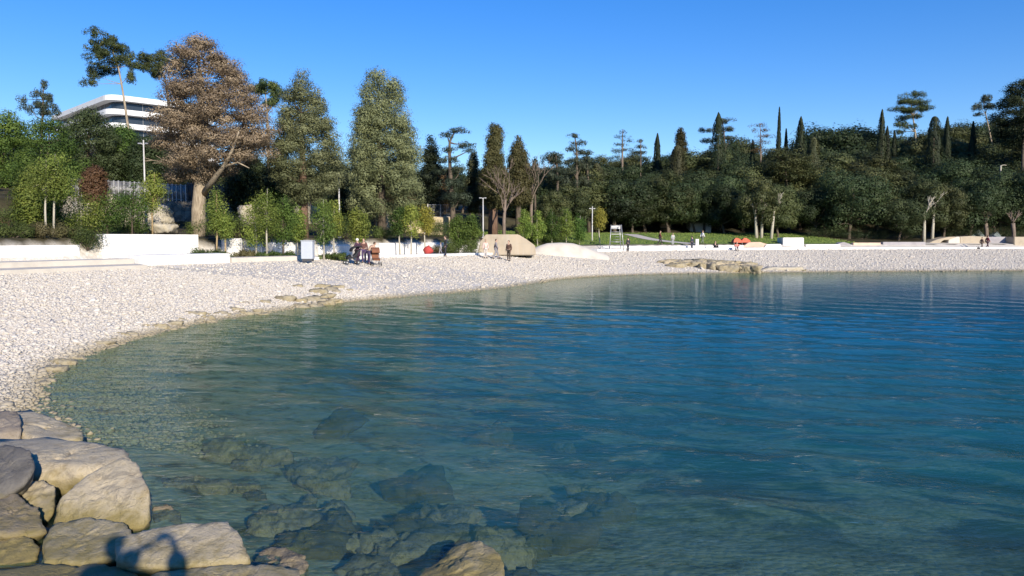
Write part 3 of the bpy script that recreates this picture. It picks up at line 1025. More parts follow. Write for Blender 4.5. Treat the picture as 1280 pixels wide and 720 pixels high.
for i, (px, Y, tp, hw, bp, mt, lab) in enumerate(LEFT_BROAD):
    c = (tp + bp) / 2
    rows = [(tp, px - hw * .25, px + hw * .25), (tp + (bp - tp) * .15, px - hw * .7, px + hw * .65), (tp + (bp - tp) * .45, px - hw, px + hw),
            (tp + (bp - tp) * .75, px - hw * .95, px + hw * .9), (bp, px - hw * .5, px + hw * .5)]
    profile_tree('leafy_tree', lab, 'tree', px, Y, rows, 90 if hw > 20 else 50, 1.1 if hw > 20 else .7, M[mt], M['bark'], 300 + i, .23 if Y < 70 else .26, 190, .3)

# ----- skyline trees of the wooded hill at right
def sky_cypress(px, Y, tp, wpx, lab, mt='cypress', seed=0, blunt=.6, name='cypress'):
    x, y = (px - 640) / FPX * Y, Y
    b = (x, y, H1(x, y))
    h = at(px, tp, Y).z - b[2]
    mb, cm = cypress_parts(h, wpx / FPX * Y, 400 + seed, M[mt], .42, int(2200 + 120 * wpx), blunt)
    return tree(name, lab, 'tree', b, mb, M['bark'], cm)


for i, a in enumerate((
        (820, 140, 167, 15, 'slim pointed cypress just right of the bare layered conifer'),
        (895, 138, 141, 27, 'stout dark cypress with cedar branches showing at its side'),
        (938, 146, 175, 11, 'small dark cypress between the stout cypress and the needle-thin one'),
        (970, 142, 134, 8, 'needle-thin tall dark cypress on the skyline'),
        (979, 147, 161, 8, 'short thin cypress touching the needle-thin one'),
        (997, 144, 146, 21, 'broad pointed cypress right of the needle-thin one'),
        (1097, 140, 137, 16, 'tall dark cypress with a lower twin tip left of the umbrella pine'),
        (1104, 142, 158, 14, 'lower cypress pressed against the tall one left of the umbrella pine'),
        (1178, 146, 146, 14, 'pointed dark cypress right of the round-topped one'),
        (1113, 150, 163, 9, 'tiny cypress tip under the umbrella pine'),
        (1210, 148, 152, 12, 'pointed cypress left of the thin leaning pine'))):
    sky_cypress(*a, seed=i)
sky_cypress(1013, 140, 172, 20, 'olive-coloured round column cypress beside the broad pointed one', 'cypress_olive', 21, .3)
sky_cypress(1162, 140, 146, 22, 'round-topped cypress column right of the umbrella pine', 'cypress', 22, .35)
sky_cypress(845, 134, 182, 26, 'olive-green rounded cypress in front of the brown-tipped conifer', 'cypress_olive', 23, .4)
sky_cypress(745, 118, 205, 24, 'olive-green column tree above the small metal frame', 'cypress_olive', 24, .3)
profile_tree('brown_tipped_conifer', 'pointed conifer with brownish needles on the skyline', 'tree', 851, 142,
             [(158, 850, 852), (172, 845, 857), (186, 842, 860), (200, 840, 862)], 50, .9, M['ivy'], M['bark'], 41, .38, 90, .3)
pads_tree('cedar', 'flat-headed cedar, leftmost of the sparse ones on the hill skyline', 'tree', 697, 112,
          [(697, 262), (697, 225), (696, 205), (695, 195)], .3,
          [(694, 194, 10, 4), (690, 200, 9, 4), (700, 202, 9, 4), (696, 212, 10, 5), (690, 222, 9, 5), (702, 226, 9, 6)], M['cedar'], M['bark'], 42, .34, 100)
pads_tree('cedar', 'tall thin cedar with a bare mast and few short branches', 'tree', 721, 114,
          [(721, 262), (721, 225), (721, 195), (720, 180), (718, 168)], .3,
          [(716, 170, 6, 2), (723, 178, 7, 2.5), (714, 186, 7, 2.5), (726, 190, 6, 3), (718, 200, 10, 4), (728, 206, 8, 4), (716, 214, 9, 4), (722, 228, 12, 6)], M['cedar'], M['bark'], 43, .33, 60)
pads_tree('cedar', 'low spreading cedar right beside the tall thin one', 'tree', 736, 116,
          [(736, 262), (735, 225), (734, 205), (733, 192)], .3,
          [(733, 191, 7, 3), (728, 198, 9, 4), (739, 200, 9, 4), (733, 208, 11, 5), (733, 222, 12, 7)], M['cedar'], M['bark'], 44, .34, 90)
pads_tree('bare_layered_conifer', 'half-bare conifer with thin level branches on the skyline', 'tree', 778, 138,
          [(778, 235), (778, 205), (778, 185), (778, 170), (779, 162)], .26,
          [(778, 165, 6, 1.2), (776, 170, 9, 1.2), (782, 176, 8, 1.2), (774, 181, 10, 1.3), (784, 186, 10, 1.3), (770, 190, 12, 1.5), (780, 196, 14, 2)], M['cedar'], M['twig'], 45, .3, 26)
pads_tree('bare_layered_conifer', 'small layered conifer between the half-bare one and slim cypress', 'tree', 801, 140,
          [(801, 240), (801, 200), (801, 174)], .2,
          [(801, 176, 4, 1.5), (801, 183, 7, 1.6), (800, 190, 9, 1.8), (802, 198, 9, 2.5)], M['cedar'], M['twig'], 46, .32, 45)
pads_tree('cedar', 'cedar behind the stout cypress, level branches jutting right', 'tree', 906, 143,
          [(906, 240), (906, 190), (905, 165), (903, 150)], .3,
          [(907, 151, 8, 3), (912, 161, 10, 2.2), (884, 163, 10, 2), (914, 172, 9, 2), (910, 181, 9, 2.5), (886, 176, 10, 2.5)], M['cedar'], M['bark'], 47, .36, 60)
pads_tree('bare_layered_conifer', 'leafless brown conifer with thin twigs left of the thin cypress', 'tree', 951, 144,
          [(951, 240), (951, 200), (951, 175), (950, 154)], .22,
          [(951, 156, 10, 1), (947, 163, 11, 1.2), (956, 170, 11, 1.2), (949, 178, 12, 1.5), (955, 187, 12, 2.5)], M['rust'], M['twig'], 48, .34, 28)
pads_tree('umbrella_pine', 'umbrella pine with flat tiers of needles standing on the skyline', 'tree', 1146, 160,
          [(1146, 235), (1145, 190), (1144, 165), (1141, 145), (1138, 126)], .32,
          [(1138, 120, 12, 4), (1130, 128, 11, 4), (1147, 128, 12, 4), (1124, 138, 13, 4), (1140, 138, 15, 4), (1156, 134, 8, 5), (1132, 147, 11, 3), (1148, 145, 10, 3), (1122, 156, 8, 2.5), (1135, 158, 9, 3), (1126, 164, 7, 2.5)],
          M['pine'], M['bark_pale'], 49, .37, 110, limb_r=.25)
pads_tree('thin_pine', 'thin leaning pine with two small tufts near the right edge', 'tree', 1242, 158,
          [(1242, 235), (1240, 180), (1236, 160), (1232, 142), (1229, 126)], .24,
          [(1231, 124, 6, 5), (1232, 133, 7, 4), (1220, 133, 5, 4), (1226, 142, 5, 2)], M['cedar'], M['bark_pale'], 50, .34, 80, limb_r=.3)
profile_tree('big_pine', 'big dark pine crown rising highest at the right edge', 'tree', 1275, 140,
             [(100, 1268, 1292), (112, 1256, 1306), (128, 1246, 1318), (145, 1240, 1325), (165, 1244, 1320), (182, 1255, 1310)], 110, 1.6, M['cypress'], M['bark'], 51, .4, 170, .45, .5)
profile_tree('cedar', 'broad layered cedar with rusty patches below the broad pointed cypress', 'tree', 985, 128,
             [(186, 960, 1000), (198, 950, 1015), (212, 948, 1022), (226, 955, 1010)], 70, 1.5, M['oak_olive'], M['bark'], 52, .36, 150, .4, .35)
profile_tree('cedar', 'dark cedar with a long low limb behind the small metal frame', 'tree', 768, 116,
             [(238, 752, 772), (250, 746, 790), (262, 745, 806), (272, 750, 800)], 60, 1.1, M['cypress'], M['bark'], 53, .32, 150, .35, .35)

# ----- evergreen oaks that make up the wood
PROTO = []
for i, mt in enumerate(('oak', 'oak', 'oak_olive', 'oak', 'oak_olive', 'oak')):
    mb, cm = oak_parts(10, (9.4, 10.5, 8.6, 9.8, 9, 11)[i], 500 + i, M[mt], .40, 200, 62, .2)
    tr_ = mb.build('trunk_src', M['bark']).data
    bpy.data.objects.remove([o for o in bpy.data.objects if o.data is tr_][0])
    PROTO.append((tr_, cm))


def put_oak(px, y, tp, k, label, rr, wfac=1.0, group=None, name='evergreen_oak'):
    x = (px - 640) / FPX * y
    z = H1(x, y)
    h = at(px, tp, y).z - z
    s = h / 9.6
    root = empty(name, (x, y, z), label, 'tree', group, rr.uniform(0, 6.28), (s * wfac, s * wfac, s))
    for nm, me in zip(('trunk', 'crown'), PROTO[k]):
        link(nm, me, None, root)
    return root


SKYX = [560, 640, 700, 760, 800, 840, 880, 920, 960, 1000, 1030, 1046, 1065, 1085, 1120, 1150, 1185, 1215, 1250, 1300, 1400]
SKYY = [213, 211, 208, 201, 196, 190, 182, 181, 187, 178, 162, 149, 159, 170, 173, 168, 160, 163, 148, 128, 120]
rr = random.Random(99)
rows = ((66, 0.0, 30, 'on the crest of the wooded hill'), (54, .12, 30, 'high on the wooded hill'),
        (43, .35, 32, 'halfway up the wooded hill'), (33, .62, 34, 'low on the wooded hill'), (26, .86, 36, 'just behind the front row of the wood'))
for (di_t, f, step, where) in rows:
    px = 655 + rr.uniform(0, 20)
    while px < 1330:
        x, y = ray_di(px, di_t + rr.uniform(-3, 3))
        tp = np.interp(px, SKYX, SKYY) * (1 - f) + 220 * f + rr.uniform(-9, 9)
        put_oak(px, y, tp, rr.randrange(6), 'dark evergreen oak ' + where + ' behind the lawn', rr, rr.uniform(1.0, 1.25), 'evergreen oaks ' + where)
        px += step * rr.uniform(.8, 1.2)
FRONT = [(690, 100, 238, 'olive-green tree left of the green column tree'), (712, 104, 232, 'olive-green tree between tall thin cedar and saplings'),
         (835, 120, 214, 'lighter green oak in front of the small pink hut'), (868, 124, 226, 'dark oak shading the white park pavilion'),
         (905, 120, 232, 'dark oak right of the white park pavilion'), (946, 114, 222, 'grey-green oak on a cluster of three pale trunks'),
         (972, 115, 230, 'small grey-green oak leaning beside the three-trunked one'), (1020, 118, 226, 'dark oak behind the big white block'),
         (1060, 116, 212, 'large round dark oak left of the low bushy one'), (1122, 114, 242, 'low bushy oak with foliage reaching the wall'),
         (1152, 116, 222, 'yellowish oak on a pale slanting trunk'), (1178, 116, 232, 'green oak right of the pale slanting trunk'),
         (1210, 118, 222, 'dark oak between the white mast and pale slanting trunk'), (1255, 120, 214, 'dark oak behind the two pollarded trees'), (1296, 120, 205, 'dark oak at the right edge behind the sloped walls'),
         (790, 118, 228, 'dark oak right of the small metal frame')]
for i, (px, y, tp, lab) in enumerate(FRONT):
    put_oak(px, y, tp, (2, 4, 4, 0, 3, 4, 2, 1, 5, 1, 2, 4, 0, 3, 5, 0)[i], lab, rr, rr.uniform(.85, 1.05))
for i, (px, y0, lean, lab) in enumerate(((946, 113.2, -1, 'left'), (954, 113.4, 2, 'middle'), (963, 113, 4, 'right'))):
    pass
# left-hand background trees on the slope behind the stone wall
for (di_t, step, lab, x0, x1, t0, t1) in ((34, 30, 'dark tree on the slope right behind the stone wall', -10, 660, 214, 226),
                                  (46, 36, 'dark tree higher on the slope behind the stone wall', 215, 660, 203, 214),
                                  (60, 36, 'dark tree near the top of the slope behind the stone wall', 215, 660, 198, 212)):
    px = x0
    while px < x1:
        x, y = ray_di(px, di_t + rr.uniform(-2, 3))
        if not (px < 215 and di_t > 40):
            put_oak(px, y, rr.uniform(t0, t1), rr.randrange(6), lab, rr, rr.uniform(.9, 1.2), 'dark trees on the slope behind the stone wall, ' + lab.split(' on ')[-1].split('near')[-1], 'slope_tree')
        px += step * rr.uniform(.8, 1.2)

# pollarded trees and pale slanting trunks at the right
for (px, Y, lab) in ((1232, 116, 'pollarded tree with a fan of pinkish twigs, the left one of two'), (1266, 115, 'pollarded tree with a fan of pinkish twigs nearest the right edge')):
    b = Vector(base_on(px, Y)); mb = MB(); rr2 = random.Random(px)
    t_ = at(px, 279, Y) - b
    mb.tube([(0, 0, -.3), t_ * .5 + Vector((.08, 0, 0)), t_], [.34, .27, .3], 8)
    for k in range(11):
        a_ = rr2.uniform(0, 6.28)
        twig_fan(mb, t_, Vector((math.cos(a_) * .5, math.sin(a_) * .5, 1)).normalized(), 1.0, .07, 2, rr2, .35)
    tree('pollarded_tree', lab, 'tree', b, mb, M['twig'], None)
for (px, Y, y0, px2, lab) in ((945, 112.6, 262, 944, 'short pale bare trunk under the grey-green oak, left of three'), (951, 112.8, 264, 953, 'short pale bare trunk under the grey-green oak, middle of three'),
                              (963, 112.2, 262, 968, 'pale forked trunk under the grey-green oak, right of three'), (1154, 112.5, 264, 1156, 'pale upright trunk behind the sloped wall\'s left end'), (1164, 113, 258, 1168, 'brown slanting trunk next to the pale upright one')):
    b = Vector(base_on(px, Y)); t_ = at(px2, y0, Y) - b
    mb = MB(); mb.tube([(0, 0, -.3), t_ * .5, t_], [.26, .2, .13], 7)
    rr2 = random.Random(px)
    for k in range(4):
        a_ = rr2.uniform(0, 6.28)
        twig_fan(mb, t_ * rr2.uniform(.7, 1), Vector((math.cos(a_) * .5, math.sin(a_) * .5, 1)).normalized(), 1.4, .09, 2, rr2, .4)
    tree('bare_tree', lab, 'tree', b, mb, M['bark_white'], None)

# ----- young trees along the promenade: (px, distance, foot py, top py, half width px, material, label)
SAP = [
    (59, 47, 322, 196, 24, 'lime', 'tall young tree, left of the two pale stems before the low shrubs', 'bark_white', 250),
    (68, 47.5, 322, 188, 24, 'lime', 'tall young tree, right of the two pale stems before the low shrubs', 'bark_white', 245),
    (101, 51, 316, 240, 26, 'lime', 'bushy lime-green young tree over the dark shrub', 'bark_white', 290),
    (136, 52, 305, 235, 22, 'oak_green', 'round green young tree above the left end of the white wall', 'bark', 285),
    (166, 56, 300, 226, 20, 'oak_green', 'green young tree above the white wall, left of the lamp post', 'bark', 280),
    (192, 57, 298, 212, 15, 'lime', 'slim young tree with two pale stems right of the lamp post', 'wood', 262),
    (270, 54, 316, 236, 12, 'lime', 'sparse young tree tied to two stakes below the dead tree', 'wood', 285),
    (282, 54, 316, 262, 9, 'lime', 'thin short staked sapling right of the dead tree\'s trunk', 'wood', 296),
    (320, 55, 318, 246, 20, 'lime', 'bushy sapling left of the white-stemmed one near the light panel', 'bark_white', 305),
    (334, 54, 318, 232, 18, 'lime', 'white-stemmed sapling with a spreading lime crown near the light panel', 'bark_white', 290),
    (354, 56, 316, 244, 16, 'oak_green', 'green sapling with a dark short trunk left of the light panel', 'bark', 300),
    (372, 60, 312, 258, 10, 'lime', 'small sapling directly behind the light panel', 'bark_white', 298),
    (405, 54, 318, 246, 15, 'oak_green', 'lush sapling just left of the group with pushchairs', 'bark_white', 300),
    (418, 60, 312, 252, 10, 'lime', 'narrow sapling in front of the second lamp post', 'bark_white', 296),
    (448, 60, 312, 258, 13, 'lime', 'sapling directly behind the group with pushchairs', 'bark', 298),
    (500, 68, 308, 258, 12, 'oak_green', 'green sapling in front of the cream wall\'s left part', 'bark_white', 292),
    (514, 68, 308, 254, 12, 'lime', 'pale-stemmed sapling in front of the middle of the cream wall', 'bark_white', 292),
    (532, 69, 308, 253, 10, 'yellow', 'yellow-green sapling above the red beanbag', 'bark_white', 290),
    (573, 70, 314, 266, 11, 'oak_green', 'bushy sapling left of the tan wedge, left of a pair', 'bark', 306),
    (589, 70, 314, 264, 11, 'oak_green', 'bushy sapling left of the tan wedge, right of a pair', 'bark', 306),
    (655, 84, 306, 262, 10, 'lime', 'sapling behind the tan wedge\'s low end', 'bark_white', 298),
    (672, 86, 306, 264, 9, 'lime', 'sapling behind the left slope of the pale mound', 'bark_white', 298),
    (690, 87, 304, 262, 11, 'oak_green', 'rounder sapling behind the top of the pale mound', 'bark_white', 298),
    (708, 88, 304, 260, 10, 'lime', 'sapling behind the right slope of the pale mound', 'bark_white', 296),
    (724, 89, 304, 268, 8, 'oak_green', 'short sapling left of the yellow-leaved one', 'bark_white', 297),
    (750, 92, 304, 259, 7, 'yellow', 'slender yellow-leaved sapling left of the small metal frame', 'bark_white', 288),
]
for i, (px, Y, fp, tp, hw, mt, lab, bk, cb) in enumerate(SAP):
    b = Vector(base_on(px, Y)); rr2 = random.Random(700 + i)
    top = at(px + rr2.uniform(-2, 2), tp, Y) - b
    hw *= 1.3
    rows_ = [(tp, px - 2, px + 2), (tp + (cb - tp) * .3, px - hw * .7, px + hw * .7), (tp + (cb - tp) * .6, px - hw, px + hw), (cb, px - hw * .6, px + hw * .6)]
    cl = profile_cl(rows_, Y, b, 34, .42 * (hw / 14) ** .5, 700 + i, .8)
    P, Nn, tn = clump_points(cl, 70, 700 + i, .05)
    P += np.random.default_rng(i).normal(0, .14, P.shape)
    cm = leaf_mesh('crown', P, Nn, .17 if Y < 60 else .21, M[mt], 700 + i, tn)
    mb = MB()
    mb.tube([(0, 0, -.3), top * .35 + Vector((rr2.uniform(-.1, .1), 0, 0)), top * .7, top * .96], [.075, .06, .04, .012], 6)
    limbs(mb, top * .5, [c[:3] for c in cl[:7]], .025, .008, i, .05, 4)
    limbs(mb, top * .68, [c[:3] for c in cl[7:13]], .02, .006, i, .05, 4)
    tree('young_tree', lab, 'young tree', b, mb, M[bk], cm, 'young trees along the promenade')

# ----- shrubs
def shrub(px, Y, wpx, hpx, mt, lab, seed, name='shrub', cat='shrub', leaf=.13):
    b = Vector(base_on(px, Y)); r_ = np.random.default_rng(seed)
    W_, Hh = wpx / FPX * Y, hpx / FPX * Y
    cl = []
    for k in range(int(8 + W_ * 7)):
        q = Hh * r_.uniform(.25, .45)
        cl.append((r_.uniform(-.5, .5) * W_, r_.uniform(-.6, .6), r_.uniform(.2, .75) * Hh * (1 - .2 * abs(r_.uniform(-1, 1))), q * 1.2, q, q))
    P, Nn, tn = clump_points(cl, 110, seed, .15)
    root = empty(name, b, lab, cat, 'low shrubs')
    link('foliage', leaf_mesh('foliage', P, Nn, leaf, M[mt], seed, tn), None, root)
    mb = MB(); limbs(mb, (0, 0, -.1), [c[:3] for c in cl[:14]], .03, .008, seed, .1, 4)
    mb.build('stems', M['bark'], root)


for i, a in enumerate(((18, 45, 46, 22, 'shrub', 'dark green clipped shrub at the left edge before the white wall'),
                       (52, 46, 40, 20, 'shrub_dry', 'purplish-brown dry shrub among the pale stems'),
                       (85, 48, 30, 20, 'shrub_dry', 'thin greyish shrub right of the pale stems'),
                       (110, 47.5, 24, 32, 'shrub', 'tall dark shrub at the left end of the white wall'),
                       (265, 53, 44, 14, 'shrub', 'low shrub under the staked saplings'),
                       (308, 55, 26, 12, 'shrub_dry', 'low dry shrub left of the white-stemmed sapling'),
                       (345, 54.5, 48, 11, 'shrub', 'low hedge-like shrub under the white-stemmed sapling'),
                       (418, 54.5, 34, 10, 'shrub', 'low shrub left of the group with pushchairs'),
                       (480, 70, 22, 16, 'shrub', 'dark rounded shrub at the foot of the cream wall'),
                       (555, 72, 26, 12, 'shrub_dry', 'dry shrub right of the red beanbag'),
                       (575, 69, 36, 20, 'shrub', 'leafy shrub under the pair of saplings by the tan wedge'),
                       (252, 60, 26, 20, 'shrub', 'dark shrub at the foot of the dead tree'),
                       (160, 57, 46, 26, 'shrub', 'dark green shrub mass on top of the white wall'),
                       (205, 60, 30, 18, 'shrub_dry', 'dry olive shrub on the slope beside the dead tree'),
                       (90, 58, 50, 28, 'shrub', 'green shrub on the slope behind the tall pale stems'),
                       (300, 62, 40, 18, 'shrub_dry', 'dry shrub between the dead tree and rocky outcrop'),
                       (690, 88, 70, 18, 'shrub', 'long green shrub row behind the pale mound'),
                       (1080, 116, 60, 14, 'oak', 'dark shrub band behind the long low wall'),
                       (1030, 117, 44, 16, 'oak', 'dark shrub at the right end of the lawn'),
                       (298, 61, 44, 34, 'shrub', 'leafy green shrub right of the dead tree, behind the rounded wall block'), (362, 63, 40, 36, 'shrub', 'leafy green shrub at the foot of the pointed conifer'),
                       (432, 66, 44, 34, 'shrub', 'leafy green shrub behind the group with pushchairs'), (130, 60, 50, 34, 'shrub', 'leafy green shrub below the pale picket railing'), (15, 55, 50, 30, 'shrub', 'leafy green shrub over the reddish shed roof'),
                       (560, 80, 50, 24, 'shrub', 'leafy shrub in front of the cream wall under the railing'), (1125, 116, 50, 22, 'oak', 'dark shrub left of the pale upright trunk'),
                       (1200, 118, 50, 20, 'oak', 'dark shrub behind the tan sloped wall'), (1262, 119, 60, 22, 'oak', 'dark shrub behind the pollarded trees'))):
    shrub(*a, 800 + i)

# ------------------------------------------------------------------ paving, lawn, path
def sheet(name, pts_in, o0, o1, dz, mat, nseg=6):
    pts = np.asarray(pts_in)
    t_ = np.gradient(pts, axis=0); t_ /= np.linalg.norm(t_, axis=1)[:, None]
    n_ = np.c_[-t_[:, 1], t_[:, 0]]
    offs = np.linspace(o0, o1, nseg + 1)
    Q = (pts[:, None, :] + n_[:, None, :] * offs[None, :, None]).reshape(-1, 2)
    z = H(Q[:, 0], Q[:, 1]) + dz
    n, k = len(pts), nseg + 1
    i = np.arange(n - 1)[:, None] * k + np.arange(k - 1)[None, :]
    F = np.stack([i, i + k, i + k + 1, i + 1], -1).reshape(-1, 4)
    return tag(link(name, mesh_np(name, np.c_[Q, z], F, True, None, mat)), kind='structure')


sheet('promenade', along(-200, 1500, 0), 0.5, 5.6, 0.03, M['paving'])


def lawn_mat():
    m, t, p, o = new_mat('lawn_grass')
    co = coords(t)
    n = noise_n(t, co, 0.35, 6, 0.65, .4)
    n2 = noise_n(t, co, 9, 4, 0.7)
    c = ramp(t, n, [(0.3, (0.09, 0.15, 0.026)), (0.55, (0.14, 0.22, 0.038)), (0.75, (0.21, 0.25, 0.06))])
    c = mix(t, ramp(t, n2, [(.4, 0), (.7, .5)]), c, (0.05, 0.085, 0.015))
    t.links.new(c, p.inputs['Base Color']); p.inputs['Roughness'].default_value = .9
    t.links.new(bump(t, n2, .8, .06), p.inputs['Normal'])
    return m


M['lawn'] = lawn_mat()
lp = along(676, 1075, 3.6)
sheet('lawn', lp, 0.1, 18.5, 0.05, M['lawn'], 40)
# grass tufts that give the lawn its nap
r = np.random.default_rng(5)
k_ = r.integers(0, len(lp) - 1, 16000)
t_ = np.gradient(lp, axis=0); t_ /= np.linalg.norm(t_, axis=1)[:, None]
q = lp[k_] + t_[k_] * r.uniform(0, 1, (16000, 1)) + np.c_[-t_[k_, 1], t_[k_, 0]] * r.uniform(.3, 18.3, (16000, 1))
pth = np.array([[*ray_di(787, 17.5)], [*ray_di(812, 10)], [*ray_di(840, 6)], [*ray_di(868, 3.8)]])
dpath = np.min([np.hypot(*(q - (pth[i] * (1 - f) + pth[i + 1] * f)).T) for i in range(3) for f in np.linspace(0, 1, 12)], 0)
q = q[dpath > 1.6]
zq = H(q[:, 0], q[:, 1])
tag(link('grass', leaf_mesh('grass', np.c_[q, zq + .14], np.tile([0, -.7, .5], (len(q), 1)), .26, foliage('grass_blades', (0.09, 0.15, 0.026), (0.23, 0.27, 0.065), None, .35), 6, None, 2.2, .5, 3)), kind='stuff')
pl = smooth_line(pth, 2)
sheet('path', pl, -1.1, 1.1, 0.09, M['paving'], 3)

# ------------------------------------------------------------------ walls and kerbs
def wall(name, label, cat, pts, prof, mat, z0=1.75, group=None):
    o = sweep(name, pts, prof, mat)
    for v in o.data.vertices: v.co.z += z0
    return tag(o, label, cat, group)


wall('kerb_wall', 'long tan stepped kerb with a pale top at the left end of the promenade', 'kerb', along(-120, 163, 0), [(-1.6, -.9), (-1.6, .02), (-.55, .08), (-.55, .34), (.45, .36), (.45, -.9)], M['paving'])
wall('kerb_wall', 'white kerb below the long white wall', 'kerb', along(163.5, 280, 0), [(-.55, -.9), (-.55, .52), (.5, .54), (.5, -.9)], M['white'])
wall('kerb_wall', 'low tan kerb under the light panel', 'kerb', along(281, 384, 0), [(-.5, -.9), (-.5, .24), (.5, .26), (.5, -.9)], M['paving'])
wall('kerb_wall', 'pale kerb running below the group with pushchairs to the tan wedge', 'kerb', along(386, 740, 0), [(-.4, -.9), (-.4, .16), (.45, .17), (.45, -.9)], M['white'])
wall('kerb_wall', 'long pale kerb along the far beach from the metal frame to the right', 'kerb', along(741, 1420, 0), [(-.5, -.9), (-.5, .26), (.4, .28), (.4, -.9)], M['white'])
wall('low_wall', 'white wall partly hidden by shrubs at the left edge', 'wall', along(-60, 100, 7), [(-.2, -.4), (-.2, 1.05), (.35, 1.05), (.35, -.4)], M['white'], group='white garden walls')
wall('low_wall', 'long clean white wall with a straight top left of the dead tree', 'wall', along(122, 247, 7), [(-.3, -.4), (-.3, 1.72), (.45, 1.72), (.45, -.4)], M['white'], group='white garden walls')
for (a, b_, h, lab) in ((281, 303, 1.45, 'rounded white wall block right of the staked saplings'), (308, 325, 1.0, 'short low white wall piece left of the white-stemmed sapling'),
                        (338, 372, 1.15, 'white wall piece behind the light panel'), (394, 436, .95, 'low white wall left of the group with pushchairs'),
                        (470, 560, 1.05, 'grey-white wall running behind the red beanbag')):
    o = wall('low_wall', lab, 'wall', along(a, b_, 6.6), [(-.3, -.4), (-.3, h - .12), (-.18, h), (.3, h), (.4, h - .12), (.4, -.4)], M['white'], group='white garden walls')
# thin white coping line low on the long wall
# far walls round the lawn
wall('lawn_wall', 'low white wall along the near edge of the lawn', 'wall', along(748, 976, 2.9), [(-.25, -.3), (-.25, .52), (.3, .54), (.3, -.3)], M['white'], group='walls along the far promenade')
wall('lawn_wall', 'low white wall right of the big white block', 'wall', along(1006, 1050, 2.9), [(-.25, -.3), (-.25, .62), (.3, .66), (.3, -.3)], M['white'], group='walls along the far promenade')
wall('lawn_wall', 'pale pinkish wall between dark arch and grey wall', 'wall', along(1064, 1100, 3.4), [(-.25, -.3), (-.25, .85), (.3, .86), (.3, -.3)], M['pink_conc'], group='walls along the far promenade')
wall('lawn_wall', 'long grey-brown low wall left of the tan sloped block', 'wall', along(1101, 1156, 3.4), [(-.25, -.3), (-.25, .95), (.3, .96), (.3, -.3)], M['lilac_conc'], group='walls along the far promenade')


def pix_prism(name, outline, Y, depth, mat, label=None, cat=None, parent=None, group=None, bev=0.06):
    """a solid whose front face has its corners where the photo shows them, 'depth' metres thick"""
    mb = MB()
    mb.prism([at(p, q_, Y) for p, q_ in outline], (0, depth, 0))
    bmesh.ops.recalc_face_normals(mb.bm, faces=mb.bm.faces)
    if bev: bmesh.ops.bevel(mb.bm, geom=mb.bm.edges[:], offset=bev, segments=2, affect='EDGES')
    o = mb.build(name, mat, parent)
    if label: tag(o, label, cat, group)
    return o


pix_prism('wedge_wall', [(597, 319), (600, 303), (607, 293), (648, 293), (658, 299), (669, 307), (670, 319)], 69.5, 3.6, M['tan_conc'], 'tan sloped concrete wedge behind three standing people', 'wall')
pix_prism('white_block', [(979, 313), (979, 297), (1005, 297), (1005, 313)], 104, 2.4, M['white'], 'big white concrete block with clean square edges', 'block')
pix_prism('low_seat', [(928, 309), (936, 303), (950, 302.5), (962, 306), (966, 309.5)], 101.5, 2.0, M['pink_conc'], 'low pinkish sloped seat left of the big white block', 'bench', bev=.04)
pix_prism('low_seat', [(955, 310.5), (958, 305.5), (976, 305), (977.5, 310.5)], 101.2, 1.2, M['white'], 'low white seat touching the big white block', 'bench', bev=.04)
pix_prism('arched_ramp', [(1044, 309), (1048, 304.5), (1055, 302.5), (1063, 305), (1064, 309)], 106, 2.0, M['lilac_conc'], 'small dark arched ramp between the white and pink walls', 'ramp', bev=.04)

# tan sloped structure at the right with its triangular opening
root = empty('sloped_wall', (60, 111, 1.7), 'tan sloped concrete wall with a triangular opening near the right', 'wall', 'walls along the far promenade')
def under(root, o):
    o.parent = root
    o.matrix_parent_inverse = Matrix.Translation(-Vector(root.location))
YW = 111
under(root, pix_prism('sloped_face', [(1157, 312), (1158, 305), (1172, 299), (1187, 296), (1196, 296), (1186, 300), (1180, 300), (1168, 309), (1167, 312)], YW, 2.6, M['tan_conc']))
under(root, pix_prism('pier', [(1184, 312), (1186, 300), (1196, 296), (1200, 296), (1200, 312)], YW, 2.6, M['paving']))
under(root, pix_prism('back_panel', [(1160, 312), (1160, 306), (1186, 299), (1186, 312)], YW + 2.0, .3, M['lilac_conc']))
under(root, pix_prism('long_face', [(1200, 312), (1200, 296), (1214, 295), (1234, 296), (1234, 312)], YW + .15, 2.4, M['tan_conc']))
pix_prism('recessed_wall', [(1234.5, 312), (1234.5, 296), (1267, 296), (1267, 312)], YW + 1.6, 1.0, M['lilac_conc'], 'grey recessed wall between the two tan ones at right', 'wall', group='walls along the far promenade')
pix_prism('end_wall', [(1268, 312), (1268, 296), (1330, 296), (1330, 312)], YW - .4, 2.4, M['tan_conc'], 'tan end wall at the right edge', 'wall', group='walls along the far promenade')
for (p0, p1, tp, Y, lab) in ((1213, 1232, 287, 117, 'grey canvas awning with a low peak behind the tan wall'), (1240, 1252, 289, 117.5, 'small grey-green awning between the two pollarded trees')):
    a, b_, t_ = at(p0, 296, Y), at(p1, 296, Y), at((p0 + p1) / 2 + 1, tp, Y + 1.5)
    c_, d_ = a + Vector((0, 3, 0)), b_ + Vector((0, 3, 0))
    root = empty('awning', (t_.x, Y + 1.5, H1(t_.x, Y + 1.5)), lab, 'awning')
    mb = MB(); vs = [mb.bm.verts.new(v - root.location) for v in (a, b_, d_, c_, t_)]
    for i, j in ((0, 1), (1, 2), (2, 3), (3, 0)): mb.bm.faces.new((vs[i], vs[j], vs[4]))
    mb.bm.faces.new(vs[:4][::-1])
    mb.build('canvas', M['canvas'], root)
    for v in (a, b_, c_, d_):
        mb = MB(); mb.tube([Vector((v.x, v.y, H1(v.x, v.y))) - root.location, v - root.location], .04, 6); mb.build('pole', M['steel'], root)

